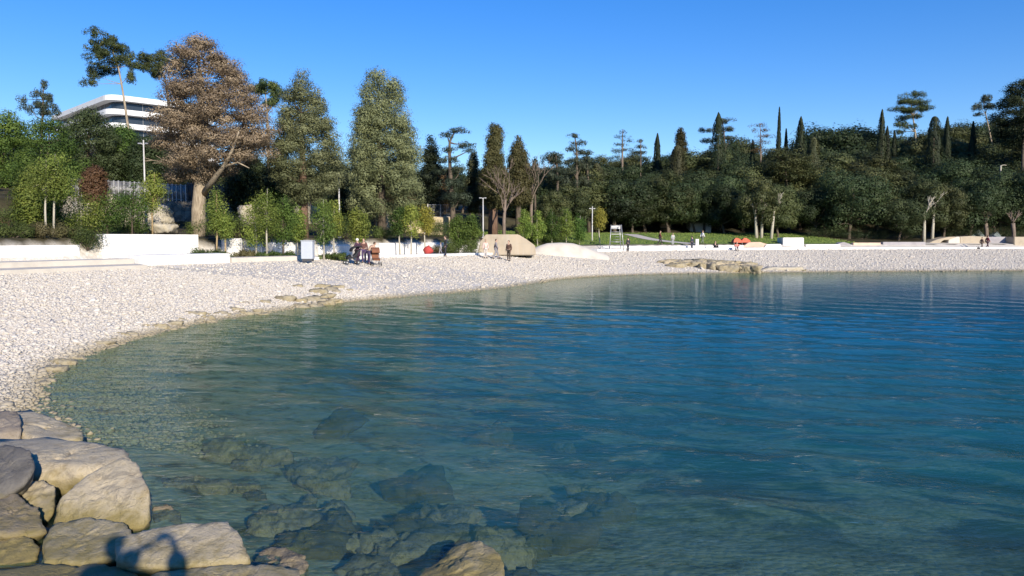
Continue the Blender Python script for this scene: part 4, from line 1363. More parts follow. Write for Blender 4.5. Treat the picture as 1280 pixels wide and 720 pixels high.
# the pale mound
bx, by = (700 - 640) / FPX * 76, 76.0
prof = [(648, 319), (655, 316), (664, 311.5), (674, 307), (684, 304), (700, 303.2), (716, 304), (728, 307.5), (740, 312), (752, 316), (760, 319)]
xs_ = np.linspace(0, 1, 60); ys_ = np.linspace(-1, 1, 24)
pxs = np.interp(xs_, np.linspace(0, 1, len(prof)), [p[0] for p in prof]); pys = np.interp(xs_, np.linspace(0, 1, len(prof)), [p[1] for p in prof])
V = []
for px, py in zip(pxs, pys):
    c_ = at(px, py, 76)
    for v in ys_:
        f = (1 - v * v) ** .8
        zg_ = H1(c_.x, 76 + v * 1.3) - .25
        V.append((c_.x - bx, v * 1.3, max(zg_, zg_ + (c_.z - zg_) * f) - 1.7))
i = np.arange(59)[:, None] * 24 + np.arange(23)[None, :]
F = np.stack([i, i + 24, i + 25, i + 1], -1).reshape(-1, 4)
o = link('mound', mesh_np('mound', V, F, True, None, M['paving']), None, None, (bx, by, 1.7))
tag(o, 'smooth pale concrete mound between the tan wedge and the metal frame', 'mound')

# grey stone retaining wall, cream walls and fences
tag(sweep('stone_wall', along(60, 428, 25.4), [(-.4, -.8), (-.3, 0), (-.25, 2.35), (.4, 2.35), (.4, -.8)], M['stone_wall'], None, lambda x, y: H1(*(np.array((x, y)) + 0)) * 0 + 4.35),
    'long grey stone retaining wall behind the dead tree', 'wall')
tag(sweep('stone_wall', along(431, 473, 26.5), [(-.4, -2.2), (-.3, 0), (-.25, 1.6), (.4, 1.6), (.4, -2.2)], M['stone_wall'], None, lambda x, y: 4.6),
    'grey stone wall between the blunt conifer and cream wall', 'wall')
pix_prism('cream_wall', [(470, 298), (470, 264.5), (497, 264.5), (497, 298)], 86, 3, M['cream'], 'tall cream plastered wall at the right end of the stone wall', 'wall')
pix_prism('cream_wall', [(534, 300), (534, 271), (566, 271.5), (566, 300)], 88, 2, M['cream'], 'cream wall under the railing right of the yellow-green sapling', 'wall')
pix_prism('cream_wall', [(498, 300), (498, 274), (533, 274), (533, 300)], 88.6, 1, M['cream'], 'cream wall half hidden by the saplings above the beanbag', 'wall')


def fence(label, pts, z, h, mat, step=1, name='railing'):
    pts = np.asarray(pts)
    root = empty(name, (pts[0][0], pts[0][1], z), label, 'fence', 'fences on the stone walls')
    L = [Vector((p[0], p[1], z)) - root.location for p in pts]
    mb = MB()
    mb.tube([p + Vector((0, 0, h)) for p in L], .035, 5); mb.tube([p + Vector((0, 0, .12)) for p in L], .03, 5)
    for a, b_ in zip(L, L[1:]):
        for f in np.arange(0, 1, .16):
            q = a.lerp(b_, f); mb.tube([q + Vector((0, 0, .12)), q + Vector((0, 0, h))], .012, 4)
    mb.build('rails', mat, root)
    for p in L[::2]:
        m2 = MB(); m2.box(p + Vector((-.05, -.05, 0)), p + Vector((.05, .05, h + .1)), .008); m2.build('post', mat, root)


fence('pale picket railing above the rocky slope at left', along(84, 235, 25.5), 6.72, 1.5, M['steel'])
fence('dark railing on the stone wall behind the dead tree', along(236, 428, 25.5), 6.72, 1.7, M['dark_steel'])
c0 = at(534, 271, 88); c1 = at(566, 271.5, 88)
fence('pale railing on top of the cream wall', [(c0.x + (c1.x - c0.x) * f, 88.6) for f in np.linspace(0, 1, 5)], c0.z - .1, 1.5, M['pale_steel'])

# ------------------------------------------------------------------ hotel on the hill
hc = Vector((at(136, 150, 188).x, 188.0, 0)); hz = at(136, 117, 188).z
root = empty('hotel', (hc.x, hc.y, H1(hc.x, hc.y)), 'white hotel with stacked balcony bands on the hill above the trees', 'building')


def hotel_loop(inset):
    # corner faces the bay, one wing runs back to the left, the other back to the right
    dl, dr = Vector((-.707, .707)), Vector((.70, .714))
    r_ = 3.5
    c = Vector((0, inset * 1.414))
    pts = [c + dl * 48]
    a0, a1 = c + dl * r_, c + dr * r_
    for f in np.linspace(0, 1, 7):
        pts.append(a0 * (1 - f) ** 2 + c * 2 * f * (1 - f) + a1 * f * f)
    pts += [c + dr * 26, c + dr * 26 + Vector((-12, 14)), c + dl * 48 + Vector((11, 14))]
    return pts


zb = root.location.z
for k in range(6):
    zt = hz - 3.35 * k
    mb = MB(); mb.prism([(p.x, p.y, zt - zb - 1.25) for p in hotel_loop(0)], (0, 0, 1.25)); mb.build('balcony_band', M['hotel'], root)
    mb = MB(); mb.prism([(p.x, p.y, zt - zb - 3.35) for p in hotel_loop(2.0)], (0, 0, 2.1)); st = mb.build('storey', M['glass'], root)
    lp_ = hotel_loop(1.96)
    for a, b_ in ((lp_[0], lp_[1]), (lp_[7], lp_[8])):
        n_ = int((b_ - a).length / 3)
        for j in range(1, n_):
            q = a.lerp(b_, j / n_)
            m2 = MB(); m2.box((q.x - .05, q.y - .05, zt - zb - 3.34), (q.x + .05, q.y + .05, zt - zb - 1.26)); m2.build('mullion', M['steel'], st)
mb = MB(); mb.prism([(p.x, p.y, -1) for p in hotel_loop(2.2)], (0, 0, hz - zb - 3.35 * 6 + 1)); mb.build('base', M['hotel'], root)
pix_prism('roof_hut', [(28, 110), (28, 96), (44, 96), (44, 110)], 200, 4, M['hotel']) if False else None

# small buildings seen in the wood
root = empty('park_pavilion', at(876, 292, 126), 'small white park pavilion with a dark pillar under the trees', 'pavilion')
L = root.location
f_ = lambda p, q_, Y=126: at(p, q_, Y) - L
a, b_ = f_(863, 291), f_(889, 279)
MB().box((a.x, 0, a.z - .8), (b_.x, 3, b_.z)).build('wall', M['hotel'], root)
MB().box((a.x - .3, -.4, b_.z + .003), (b_.x + .3, 3.4, b_.z + .25), .04).build('roof', M['lilac_conc'], root)
c_ = f_(880, 285)
MB().box((c_.x - .2, -.25, a.z - .8), (c_.x + .2, -.01, b_.z)).build('pillar', M['dark_steel'], root)
root = empty('garden_hut', at(832, 293, 128), 'small pinkish hut hidden under the lighter green oak', 'hut')
L = root.location
a, b_ = at(826, 291, 128) - L, at(839, 280, 128) - L
MB().box((a.x, 0, a.z - .8), (b_.x, 2.2, b_.z)).build('wall', M['pink_conc'], root)
mb = MB(); mb.prism([(a.x - .2, -.2, b_.z + .003), (b_.x + .2, -.2, b_.z + .003), ((a.x + b_.x) / 2, -.2, b_.z + .5)], (0, 2.6, 0)); mb.build('roof', M['tile'], root)
# brick-red roofed shed and earth bank at the left edge
root = empty('garden_shed', at(16, 296, 56), 'low reddish shed roof at the left edge behind the wall', 'shed')
L = root.location
mb = MB(); mb.prism([at(-25, 297, 56) - L, at(36, 297, 56) - L, at(14, 279, 57.5) - L, at(-10, 272, 57.5) - L], (0, 3, 0)); mb.build('roof', M['tile'], root)
MB().box((-2.4, .5, -1.5), (1.0, 3, .05)).build('wall', M['stone_wall'], root)

# ------------------------------------------------------------------ lamp posts, mast, panel, frame
for (px, Y, t0, lab, two) in ((184, 60, 175, 'grey lamp post in front of the dark trees left of the dead tree', 0), (425, 66, 217, 'grey lamp post between the pointed and the blunt conifer', 0),
                              (604, 84, 247, 'grey lamp post with a crosspiece before the ivy-clad trunk', 1), (740, 96, 258, 'pale lamp post left of the yellow-leaved sapling', 0)):
    b = Vector(base_on(px, Y)); root = empty('lamp_post', b, lab, 'lamp post', 'lamp posts in the park')
    top = at(px, t0, Y) - b; top.x = top.y = 0
    mb = MB(); mb.tube([(0, 0, -.1), (0, 0, 1.2), (0, 0, top.z)], [.09, .075, .05], 8); mb.build('pole', M['pale_steel'], root)
    MB().box((-.14, -.14, -.1), (.14, .14, .12), .02).build('base', M['steel'], root)
    for s_ in ((-1, 1)):
        mb = MB(); zz = top.z - (.12 if two else .35)
        mb.tube([(0, 0, zz), (s_ * .12, 0, zz + .04), (s_ * .2, 0, zz + .05)], .025, 6)
        arm = mb.build('arm', M['pale_steel'], root)
        MB().box((min(s_ * .12, s_ * .42), -.1, zz + .03), (max(s_ * .12, s_ * .36), .1, zz + .13), .02).build('lamp_head', M['steel'], arm)
b = Vector(base_on(1249, 122)); root = empty('mast', b, 'bare white mast with a short side arm before the dark wood', 'mast')
top = at(1251, 207, 122) - b
mb = MB(); mb.tube([(0, 0, -.2), top * .5, top], [.17, .15, .11], 8); mb.build('pole', M['bark_white'], root)
mb = MB(); mb.tube([top, top + Vector((.5, 0, .1)), top + Vector((.9, 0, .05))], [.07, .05, .04], 6); mb.build('arm', M['bark_white'], root)

b = at(385, 323, 51); b.z = H1(b.x, b.y) + .25
root = empty('litter_bin', b, 'tall light-grey box bin standing alone on the promenade edge', 'litter bin')
MB().box((-.38, -.3, .06), (.38, .3, 1.22), .03).build('body', M['light_panel'], root)
MB().box((-.33, -.26, -.1), (.33, .26, .06)).build('plinth', M['dark_steel'], root)
MB().box((-.41, -.33, 1.223), (.41, .33, 1.28), .02).build('lid', M['light_panel'], root)

b = at(770, 312, 88); b.z = H1(b.x, b.y)
root = empty('lookout_frame', b, 'grey metal tube frame tower with a raised seat at the top of the beach', 'lifeguard chair')
P_ = lambda p, q_, dy=0: Vector((at(p, q_, 88).x - b.x, dy, at(p, q_, 88).z - b.z))
for (p0, p1, dy0, dy1) in ((761, 763.5, -.55, -.3), (779, 776, -.55, -.3), (763, 764.5, .7, .4), (777, 775, .7, .4)):
    MB().tube([P_(p0, 313, dy0), P_(p1, 281, dy1)], .045, 6).build('leg', M['steel'], root)
for (q_, ins) in ((282, 0), (290, .5), (302, 1.3)):
    mb = MB(); mb.tube([P_(763 - ins, q_, -.35), P_(776.5 + ins, q_, -.35), P_(775 + ins, q_, .45), P_(764 - ins, q_, .45), P_(763 - ins, q_, -.35)], .035, 6); mb.build('crossbar', M['steel'], root)
a, c_ = P_(764, 293), P_(776, 292)
MB().box((a.x, -.33, a.z), (c_.x, .4, a.z + .06)).build('seat', M['pale_steel'], root)
a = P_(762, 286); c_ = P_(778, 284)
MB().box((P_(764, 286).x, .36, a.z), (P_(776, 286).x, .40, a.z + .35)).build('backrest', M['pale_steel'], root)
for k in range(5):
    z_ = .35 + k * .32
    MB().tube([(-.4 + k * .02, -.52 + k * .03, z_), (.4 - k * .02, -.52 + k * .03, z_)], .02, 5).build('rung', M['steel'], root)

b = at(871, 309, 99); b.z = H1(b.x, b.y)
root = empty('shower_post', b, 'short white square post standing on the lawn wall', 'post')
MB().box((-.2, -.2, -.1), (.2, .2, 1.0), .02).build('body', M['white'], root)
MB().box((-.23, -.23, 1.003), (.23, .23, 1.07), .02).build('cap', M['white'], root)

# red beanbag
b = at(535, 315, 65); b.z = H1(b.x, b.y) + .03
root = empty('beanbag', b, 'round red beanbag lying against the grey-white wall', 'beanbag')
mb = MB(); mb.ball((0, 0, .40), (.42, .40, .40), 4)
for v in mb.bm.verts:
    v.co += Vector((.06 * math.sin(7 * v.co.z + 3 * v.co.y), 0, .05 * math.sin(5 * v.co.x)))
    if v.co.z > .45: v.co.x *= 1 - (v.co.z - .45) * .7
mb.build('cushion', M['red_cloth'], root)
MB().tube([(0, 0, .78), (.03, 0, .86), (.1, 0, .88), (.13, 0, .80)], .02, 6).build('strap', M['red_cloth'], root)
# orange-red shelter
b = at(928, 308, 102); b.z = H1(b.x, b.y)
root = empty('beach_shelter', b, 'small orange-red beach shelter at the near edge of the lawn', 'shelter')
mb = MB()
for s_ in (-.55, .55):
    mb.prism([(s_ - .62, 0, .45), (s_ + .62, 0, .4), (s_ + .5, .2, .72), (s_ + .15, .35, .98), (s_ - .2, .35, 1.05), (s_ - .5, .2, .8)], (0, 1.2, -.12))
mb.build('fabric', M['orange_cloth'], root)
for x_ in (-1.1, -.02, 1.1):
    MB().tube([(x_, .05, -.1), (x_, .05, .56)], .03, 5).build('pole', M['steel'], root)
for (px, py, Y, lab) in ((1208, 312.2, 106, 'small dark bag lying on the pale beach below the tan wall'), (1222, 312, 106, 'small dark bag lying near the two walkers\' feet')):
    b = at(px, py, Y); b.z = H1(b.x, b.y)
    root = empty('bag', b, lab, 'bag')
    mb = MB(); mb.ball((0, 0, .13), (.34, .2, .16), 3); mb.build('body', M['black_cloth'], root)
    MB().tube([(-.2, 0, .22), (-.12, 0, .4), (.12, 0, .4), (.2, 0, .22)], .02, 5).build('handle', M['black_cloth'], root)


def pushchair(px, py, Y, rz, hood, frame, lab):
    b = at(px, py, Y); b.z = H1(b.x, b.y) + .03
    root = empty('pushchair', b, lab, 'pushchair', 'pushchairs', rz)
    mb = MB()
    mb.prism([(-.24, -.30, .42), (-.24, .28, .36), (-.24, .34, .46), (-.24, -.18, .54), (-.24, -.42, 1.0), (-.24, -.50, .96)], (.48, 0, 0))
    mb.build('seat', hood, root)
    mb = MB()
    n = 9
    arc = [(-.47 + .52 * math.sin(a), .92 + .34 * math.cos(a)) for a in np.linspace(-.5, 1.55, n)]
    mb.prism([(-.27, y, z) for y, z in arc] + [(-.27, y * .9 - .05, z - .06) for y, z in arc[::-1]], (.54, 0, 0))
    mb.build('hood', hood, root)
    mb = MB()
    for x_ in (-.27, .27):
        mb.tube([(x_, .38, .14), (x_, -.12, .55), (x_, -.62, 1.04)], .018, 6)
        mb.tube([(x_, -.42, .14), (x_, -.1, .55)], .018, 6)
    mb.tube([(-.27, -.62, 1.04), (.27, -.62, 1.04)], .022, 6); mb.tube([(-.27, -.42, .14), (.27, -.42, .14)], .015, 6)
    mb.build('frame', frame, root)
    for x_ in (-.28, .28):
        for y_ in (.38, -.42):
            mb = MB(); mb.tube([(x_ - .025, y_, .13), (x_ + .025, y_, .13)], .13, 14); wh = mb.build('wheel', M['rubber'], root)
            MB().tube([(x_ - .03, y_, .13), (x_ + .03, y_, .13)], .05, 10).build('hub', M['steel'], wh)
    return root


pushchair(439, 322, 52.5, R(120), M['black_cloth'], M['dark_steel'], 'black pushchair with its hood up, left of the two adults')
pushchair(470, 322, 53, R(200), M['brown_cloth'], M['steel'], 'brown pushchair in front of the adult in the beige jacket')

# ------------------------------------------------------------------ people
SKIN = simple('skin', (0.50, 0.32, 0.23), 0.6, 0.04, 6, 0)
CLOTH = {}
def cloth(c):
    if c not in CLOTH: CLOTH[c] = simple('clothing', c, 0.88, 0.12, 9, 0.15)
    return CLOTH[c]


STAND = dict(pelvis=(0, 0, .95), spine=(0, .01, 1.12), chest=(0, 0, 1.31), neck=(0, -.01, 1.46), head=(0, .02, 1.56),
             hipL=(-.09, 0, .90), kneeL=(-.10, .03, .49), ankL=(-.10, -.02, .09), toeL=(-.12, .13, .035),
             hipR=(.09, 0, .90), kneeR=(.10, .03, .49), ankR=(.10, -.02, .09), toeR=(.12, .13, .035),
             shL=(-.18, -.01, 1.40), elL=(-.24, -.03, 1.12), wrL=(-.25, .06, .89), haL=(-.25, .08, .82),
             shR=(.18, -.01, 1.40), elR=(.24, -.03, 1.12), wrR=(.25, .06, .89), haR=(.25, .08, .82))
WALK = dict(STAND, kneeL=(-.10, .16, .50), ankL=(-.10, .22, .10), toeL=(-.11, .37, .05), kneeR=(.10, -.04, .49), ankR=(.10, -.30, .14), toeR=(.11, -.18, .04),
            elL=(-.23, -.12, 1.14), wrL=(-.24, -.16, .90), haL=(-.24, -.15, .83), elR=(.23, .06, 1.14), wrR=(.24, .2, .94), haR=(.24, .24, .88))
BEND = dict(STAND, spine=(0, .08, 1.11), chest=(0, .22, 1.25), neck=(0, .34, 1.34), head=(0, .43, 1.41), shL=(-.18, .29, 1.31), shR=(.18, .29, 1.31),
            elL=(-.23, .38, 1.06), wrL=(-.17, .52, .95), haL=(-.15, .58, .93), elR=(.23, .38, 1.06), wrR=(.17, .52, .95), haR=(.15, .58, .93))
PUSH = dict(STAND, elL=(-.25, .06, 1.13), wrL=(-.2, .27, 1.06), haL=(-.18, .34, 1.05), elR=(.25, .06, 1.13), wrR=(.2, .27, 1.06), haR=(.18, .34, 1.05))
SIT = dict(STAND, pelvis=(0, 0, .18), spine=(0, -.04, .34), chest=(0, -.02, .54), neck=(0, .0, .70), head=(0, .03, .79), hipL=(-.1, .03, .16), hipR=(.1, .03, .16),
           kneeL=(-.14, .38, .46), kneeR=(.14, .38, .46), ankL=(-.12, .58, .09), ankR=(.12, .58, .09), toeL=(-.12, .73, .04), toeR=(.12, .73, .04),
           shL=(-.18, -.02, .64), shR=(.18, -.02, .64), elL=(-.24, .15, .45), elR=(.24, .15, .45), wrL=(-.12, .36, .47), wrR=(.12, .36, .47), haL=(-.07, .42, .48), haR=(.07, .42, .48))
PHOTO = dict(STAND, neck=(0, .0, 1.46), head=(0, .04, 1.56), elL=(-.16, .22, 1.26), wrL=(.06, .40, 1.50), haL=(.17, .45, 1.56),
             elR=(.60, .10, 1.25), wrR=(.44, .38, 1.52), haR=(.36, .45, 1.57))
EDGES = [('pelvis', 'spine'), ('spine', 'chest'), ('chest', 'neck'), ('neck', 'head'), ('pelvis', 'hipL'), ('hipL', 'kneeL'), ('kneeL', 'ankL'), ('ankL', 'toeL'),
         ('pelvis', 'hipR'), ('hipR', 'kneeR'), ('kneeR', 'ankR'), ('ankR', 'toeR'), ('chest', 'shL'), ('shL', 'elL'), ('elL', 'wrL'), ('wrL', 'haL'),
         ('chest', 'shR'), ('shR', 'elR'), ('elR', 'wrR'), ('wrR', 'haR')]
RAD = dict(pelvis=(.15, .11), spine=(.13, .10), chest=(.155, .11), neck=(.06, .06), head=(.055, .055), hip=(.085, .085), knee=(.058, .058), ank=(.042, .042), toe=(.04, .03),
           sh=(.062, .062), el=(.045, .045), wr=(.03, .03), ha=(.038, .022))


def rad(k): return RAD[k if k in RAD else k[:-1]]


def skinned(name, pose, keys, add, root_key):
    idx = {k: i for i, k in enumerate(keys)}
    me = bpy.data.meshes.new(name)
    me.from_pydata([pose[k] for k in keys], [(idx[a], idx[b]) for a, b in EDGES if a in idx and b in idx], [])
    o = bpy.data.objects.new(name, me); COL.objects.link(o)
    o.modifiers.new('s', 'SKIN')
    for k, i in idx.items():
        rx, ry = rad(k)
        me.skin_vertices[0].data[i].radius = (rx + add, ry + add)
        me.skin_vertices[0].data[i].use_root = (k == root_key)
    sub = o.modifiers.new('b', 'SUBSURF'); sub.levels = 2; sub.render_levels = 2
    dg = bpy.context.evaluated_depsgraph_get()
    out = bpy.data.meshes.new_from_object(o.evaluated_get(dg))
    bpy.data.objects.remove(o)
    for p in out.polygons: p.use_smooth = True
    return out


def head_part(bm_mb, pose):
    h = Vector(pose['head']); n = Vector(pose['neck'])
    up = (h - n).normalized(); up = (up + Vector((0, 0, 1.4))).normalized()
    c = h + up * .075
    mb = bm_mb
    mb.ball(c, (.076, .096, .118), 3)
    f = Vector((0, 1, 0))
    mb.ball(c + f * .098 - up * .012, (.014, .022, .024), 2)          # nose
    for s_ in (-1, 1):
        mb.ball(c + Vector((s_ * .076, -.005, 0)) - up * .01, (.010, .022, .032), 2)   # ears
    mb.ball(c + f * .082 - up * .06, (.028, .016, .010), 2)           # mouth
    mb.ball(c + f * .06 - up * .085, (.036, .034, .03), 2)            # chin
    return c, up


def fingers(mb, pose, s_):
    w_, h_ = Vector(pose['wr' + s_]), Vector(pose['ha' + s_])
    d = (h_ - w_).normalized()
    side = d.cross(Vector((0, 1, 0)) if abs(d.y) < .8 else Vector((0, 0, 1))).normalized()
    curl = side.cross(d).normalized()
    for k, L in enumerate((.068, .078, .074, .056)):
        b = h_ + side * (k - 1.5) * .018 + d * .012
        mb.tube([b, b + d * L * .55 + curl * .008, b + d * L * .95 + curl * .028], [.0095, .009, .007], 6)
    t0 = w_.lerp(h_, .55) - side * .028
    mb.tube([t0, t0 - side * .026 + d * .03, t0 - side * .026 + d * .058 + curl * .012], [.011, .010, .008], 6)


def person(px, py, Y, pose, rz, top, legs, hair, label, scale=1.0, hat=None, coat=False, dz=0.03, loc=None, bulk=.024, group='people on the promenade'):
    if loc is None:
        b = at(px, py, Y); b = Vector((b.x, b.y, H1(b.x, b.y) + dz))
    else:
        b = Vector(loc)
    root = empty('person', b, label, 'person', group, rz, scale)
    body = skinned('body', pose, list(pose), 0.0, 'pelvis')
    mb = MB(); mb.bm.from_mesh(body); bpy.data.meshes.remove(body)
    c, up = head_part(mb, pose)
    fingers(mb, pose, 'L'); fingers(mb, pose, 'R')
    bo = mb.build('body', SKIN, root)
    eyes = MB()
    for s_ in (-1, 1): eyes.ball(c + Vector((s_ * .03, .088, 0)) + up * .012, (.011, .008, .007), 2)
    eyes.build('eyes', M['rubber'], root)
    jk = ['chest', 'spine', 'pelvis', 'shL', 'elL', 'wrL', 'shR', 'elR', 'wrR']
    me = skinned('jacket', pose, jk, bulk, 'chest'); me.materials.clear(); link('jacket', me, cloth(top), root)
    if coat:   # skirt of a long coat
        p = Vector(pose['pelvis']); mb = MB()
        mb.tube([p + Vector((0, 0, .1)), p + Vector((0, .0, -.1)), p + Vector((0, .02, -.42))], [.17, .19, .21], 14); mb.build('coat_skirt', cloth(top), root)
    tk = ['pelvis', 'hipL', 'kneeL', 'ankL', 'hipR', 'kneeR', 'ankR']
    me = skinned('trousers', pose, tk, .018, 'pelvis'); me.materials.clear(); link('trousers', me, cloth(legs), root)
    for s_ in 'LR':
        a, t_ = Vector(pose['ank' + s_]), Vector(pose['toe' + s_])
        mb = MB(); mb.tube([a + Vector((0, -.06, -.045)), a + Vector((0, .02, -.04)), t_, t_ + (t_ - a).normalized() * .05], [.04, .05, .045, .02], 10); mb.build('shoe', M['rubber'], root)
    mb = MB(); mb.ball(c + Vector((0, -.022, .022)), (.086, .094, .112), 3)
    dele = [v for v in mb.bm.verts if v.co.y > c.y + .045 and v.co.z < c.z + .06]
    bmesh.ops.delete(mb.bm, geom=dele, context='VERTS')
    mb.build('hair', cloth(hair), root)
    if hat:
        mb = MB(); mb.ball(c + Vector((0, -.01, .055)), (.096, .112, .085), 3); mb.build('hat', cloth(hat), root)
    return root


person(447, 322, 53, PUSH, R(60), (.06, .025, .05), (.05, .03, .06), (.5, .48, .42), 'person in a dark purple coat and white hat beside the black pushchair', 1.0, (.75, .74, .66), True)
person(461, 322, 53.4, BEND, R(-60), (.50, .36, .25), (.06, .04, .10), (.08, .05, .03), 'person in a beige jacket leaning over the brown pushchair', .98)
person(455, 322, 54.2, STAND, R(170), (.13, .06, .05), (.08, .05, .12), (.06, .035, .02), 'person in brown standing behind, between the two adults with pushchairs', .97)
person(557, 318, 64, STAND, R(100), (.02, .02, .025), (.025, .025, .035), (.04, .03, .02), 'person all in dark clothes standing right of the red beanbag', .98)
person(551, 318, 64.5, WALK, R(80), (.42, .40, .40), (.30, .28, .30), (.25, .17, .1), 'small child in pale grey beside the dark-clothed person', .62)
person(607, 317, 66, STAND, R(200), (.66, .48, .42), (.55, .50, .46), (.3, .2, .1), 'person in pale pink standing left before the tan wedge', .93)
person(620, 317, 66.4, WALK, R(-90), (.22, .20, .21), (.26, .25, .27), (.1, .07, .05), 'person in grey standing in the middle before the tan wedge', .98)
person(636, 317, 66, STAND, R(150), (.09, .05, .035), (.06, .045, .035), (.04, .03, .02), 'person in dark brown standing right before the tan wedge', 1.0)
person(653, 312, 70.5, WALK, R(-80), (.06, .035, .035), (.05, .04, .04), (.03, .02, .02), 'person in dark red-brown walking past the low end of the tan wedge', .95)
person(785, 312, 88, STAND, R(30), (.03, .03, .04), (.04, .04, .05), (.04, .03, .02), 'person in black standing right of the grey metal frame', .93)
person(825, 306, 97, WALK, R(-100), (.14, .035, .03), (.04, .03, .03), (.05, .03, .02), 'person in dark red walking on the lawn path', 1.0, group='people by the lawn')
person(841, 306, 97.5, STAND, R(10), (.40, .42, .40), (.35, .36, .36), (.3, .25, .15), 'person in pale grey standing at the lawn path', .9, group='people by the lawn')
person(865, 306, 97, STAND, R(40), (.03, .04, .06), (.04, .05, .07), (.04, .03, .02), 'person in dark blue standing left of the white square post', 1.0, group='people by the lawn')
person(878, 304, 101, WALK, R(-70), (.70, .70, .68), (.14, .16, .12), (.2, .13, .08), 'person in a white top walking right of the white square post', 1.0, group='people by the lawn')
person(894, 309.5, 97.6, SIT, R(190), (.02, .02, .022), (.025, .025, .03), (.03, .02, .02), 'person in black sitting on the lawn wall', 1.1, dz=0.02, group='people by the lawn')
person(921, 311, 96, SIT, R(170), (.62, .20, .16), (.60, .56, .53), (.1, .06, .04), 'person in red and white sitting in front of the orange-red shelter', 1.15, dz=0.02, group='people by the lawn')
person(1097, 312, 105, WALK, R(-85), (.10, .055, .04), (.09, .07, .06), (.05, .03, .02), 'walker in brown, left of a pair, before the long low wall', .9) if False else None
person(1227, 312.5, 106.5, WALK, R(-85), (.09, .05, .04), (.08, .06, .05), (.05, .03, .02), 'walker in brown before the tan wall, left of a pair', .9)
person(1234, 312.5, 106.5, WALK, R(-85), (.15, .03, .04), (.06, .03, .04), (.05, .03, .02), 'walker in dark red before the tan wall, right of a pair', 1.05)


# the photographer, standing behind the lens (only the shadow reaches the picture)
person(0, 0, 0, PHOTO, R(-6), (.05, .06, .09), (.05, .05, .06), (.06, .04, .03), 'person holding a camera, whose shadow lies on the flat foreground boulder', 1.0, loc=(-.30, -.56, 1.60), bulk=.07, hat=(.05, .05, .06), group='photographer')
root = empty('compact_camera', (0.0, -.075, CZ), 'small black camera held up by the person standing on the rocks', 'camera')
MB().box((-.055, -.02, -.035), (.055, .012, .035), .006).build('body', M['rubber'], root)
MB().tube([(0.0, .0125, 0), (0.0, .045, 0)], .026, 16).build('lens', M['dark_steel'], root)


# ------------------------------------------------------------------ boulders
def hull_rock(name, pts, mat, label, seed, rough=.035, p_=13, cat='boulder', sub=5, group=None, dz=0.0):
    """weathered block: a rounded solid that fills the hull of pts (world points)"""
    P = np.array([tuple(p) for p in pts])
    P[:, 2] += dz
    c = P.mean(0)
    bm = bmesh.new()
    for q in P: bm.verts.new(q - c)
    bmesh.ops.convex_hull(bm, input=bm.verts)
    bm.normal_update()
    pl = {}
    for f in bm.faces:
        n_ = f.normal; d = n_.dot(f.verts[0].co)
        if d < 0: n_, d = -n_, -d
        key = (round(n_.x, 1), round(n_.y, 1), round(n_.z, 1))
        if key not in pl or pl[key][1] > d: pl[key] = (np.array(n_), max(d, .02))
    bm.free()
    nn = np.array([v[0] for v in pl.values()]); dd = np.array([v[1] for v in pl.values()])
    b = bmesh.new(); bmesh.ops.create_icosphere(b, subdivisions=sub, radius=1)
    V = np.array([v.co[:] for v in b.verts]); F = np.array([[v.index for v in f.verts] for f in b.faces]); b.free()
    V /= np.linalg.norm(V, axis=1)[:, None]
    dots = np.maximum(V @ nn.T, 0) / dd
    p_ = p_ * 5.0
    rc_ = np.random.default_rng(seed + 5000)      # chipped faces
    for _ in range(10):
        q_ = rc_.normal(0, 1, 3); q_[2] = abs(q_[2]) * .8; q_ /= np.linalg.norm(q_)
        sup = (( P - c) @ q_).max()
        nn = np.r_[nn, [q_]]; dd = np.r_[dd, max(.02, sup * rc_.uniform(.74, .92))]
    r_ = 1.02 * (dots ** p_).sum(1) ** (-1 / p_)
    sz = float(np.linalg.norm(P.max(0) - P.min(0))) * .33
    off = Vector((seed * 3.1, seed * 1.7, seed * .9))
    disp = np.empty(len(V))
    for i in range(len(V)):
        q = Vector(V[i] * r_[i]) * (1.0 / sz)
        a = mnoise.fractal(q * .9 + off, 1.0, 2.0, 3)
        g = abs(mnoise.noise(q * 1.6 + off * 1.3))
        e = mnoise.fractal(q * 4 + off, .9, 2.1, 4)
        rg = 1 - abs(mnoise.noise(q * 2.7 - off)) * 2
        disp[i] = a * 1.0 - max(0, .10 - g) * 6 + e * .7 - max(0, rg - .82) * 2.2
    V2 = V * (r_ + disp * rough * sz * 1.6)[:, None]
    o = link(name, mesh_np(name, V2, F, True, None, mat), None, None, c)
    return tag(o, label, cat, group)


def block(px0, py0, px1, py1, Yf, Yb, zbot=-.5, skew=0.0, top_back=None):
    """corner points of a block seen between two photo corners; the front top edge at Yf, the back top edge at Yb"""
    tb = py0 if top_back is None else top_back
    a, b_ = at(px0, py1, Yf), at(px1, py1, Yf)
    return a, b_


P3 = lambda *l: [at(*q) for q in l]
def down(pts, z): return pts + [Vector((p.x, p.y, z)) for p in pts]


BG = 'boulders of the breakwater'
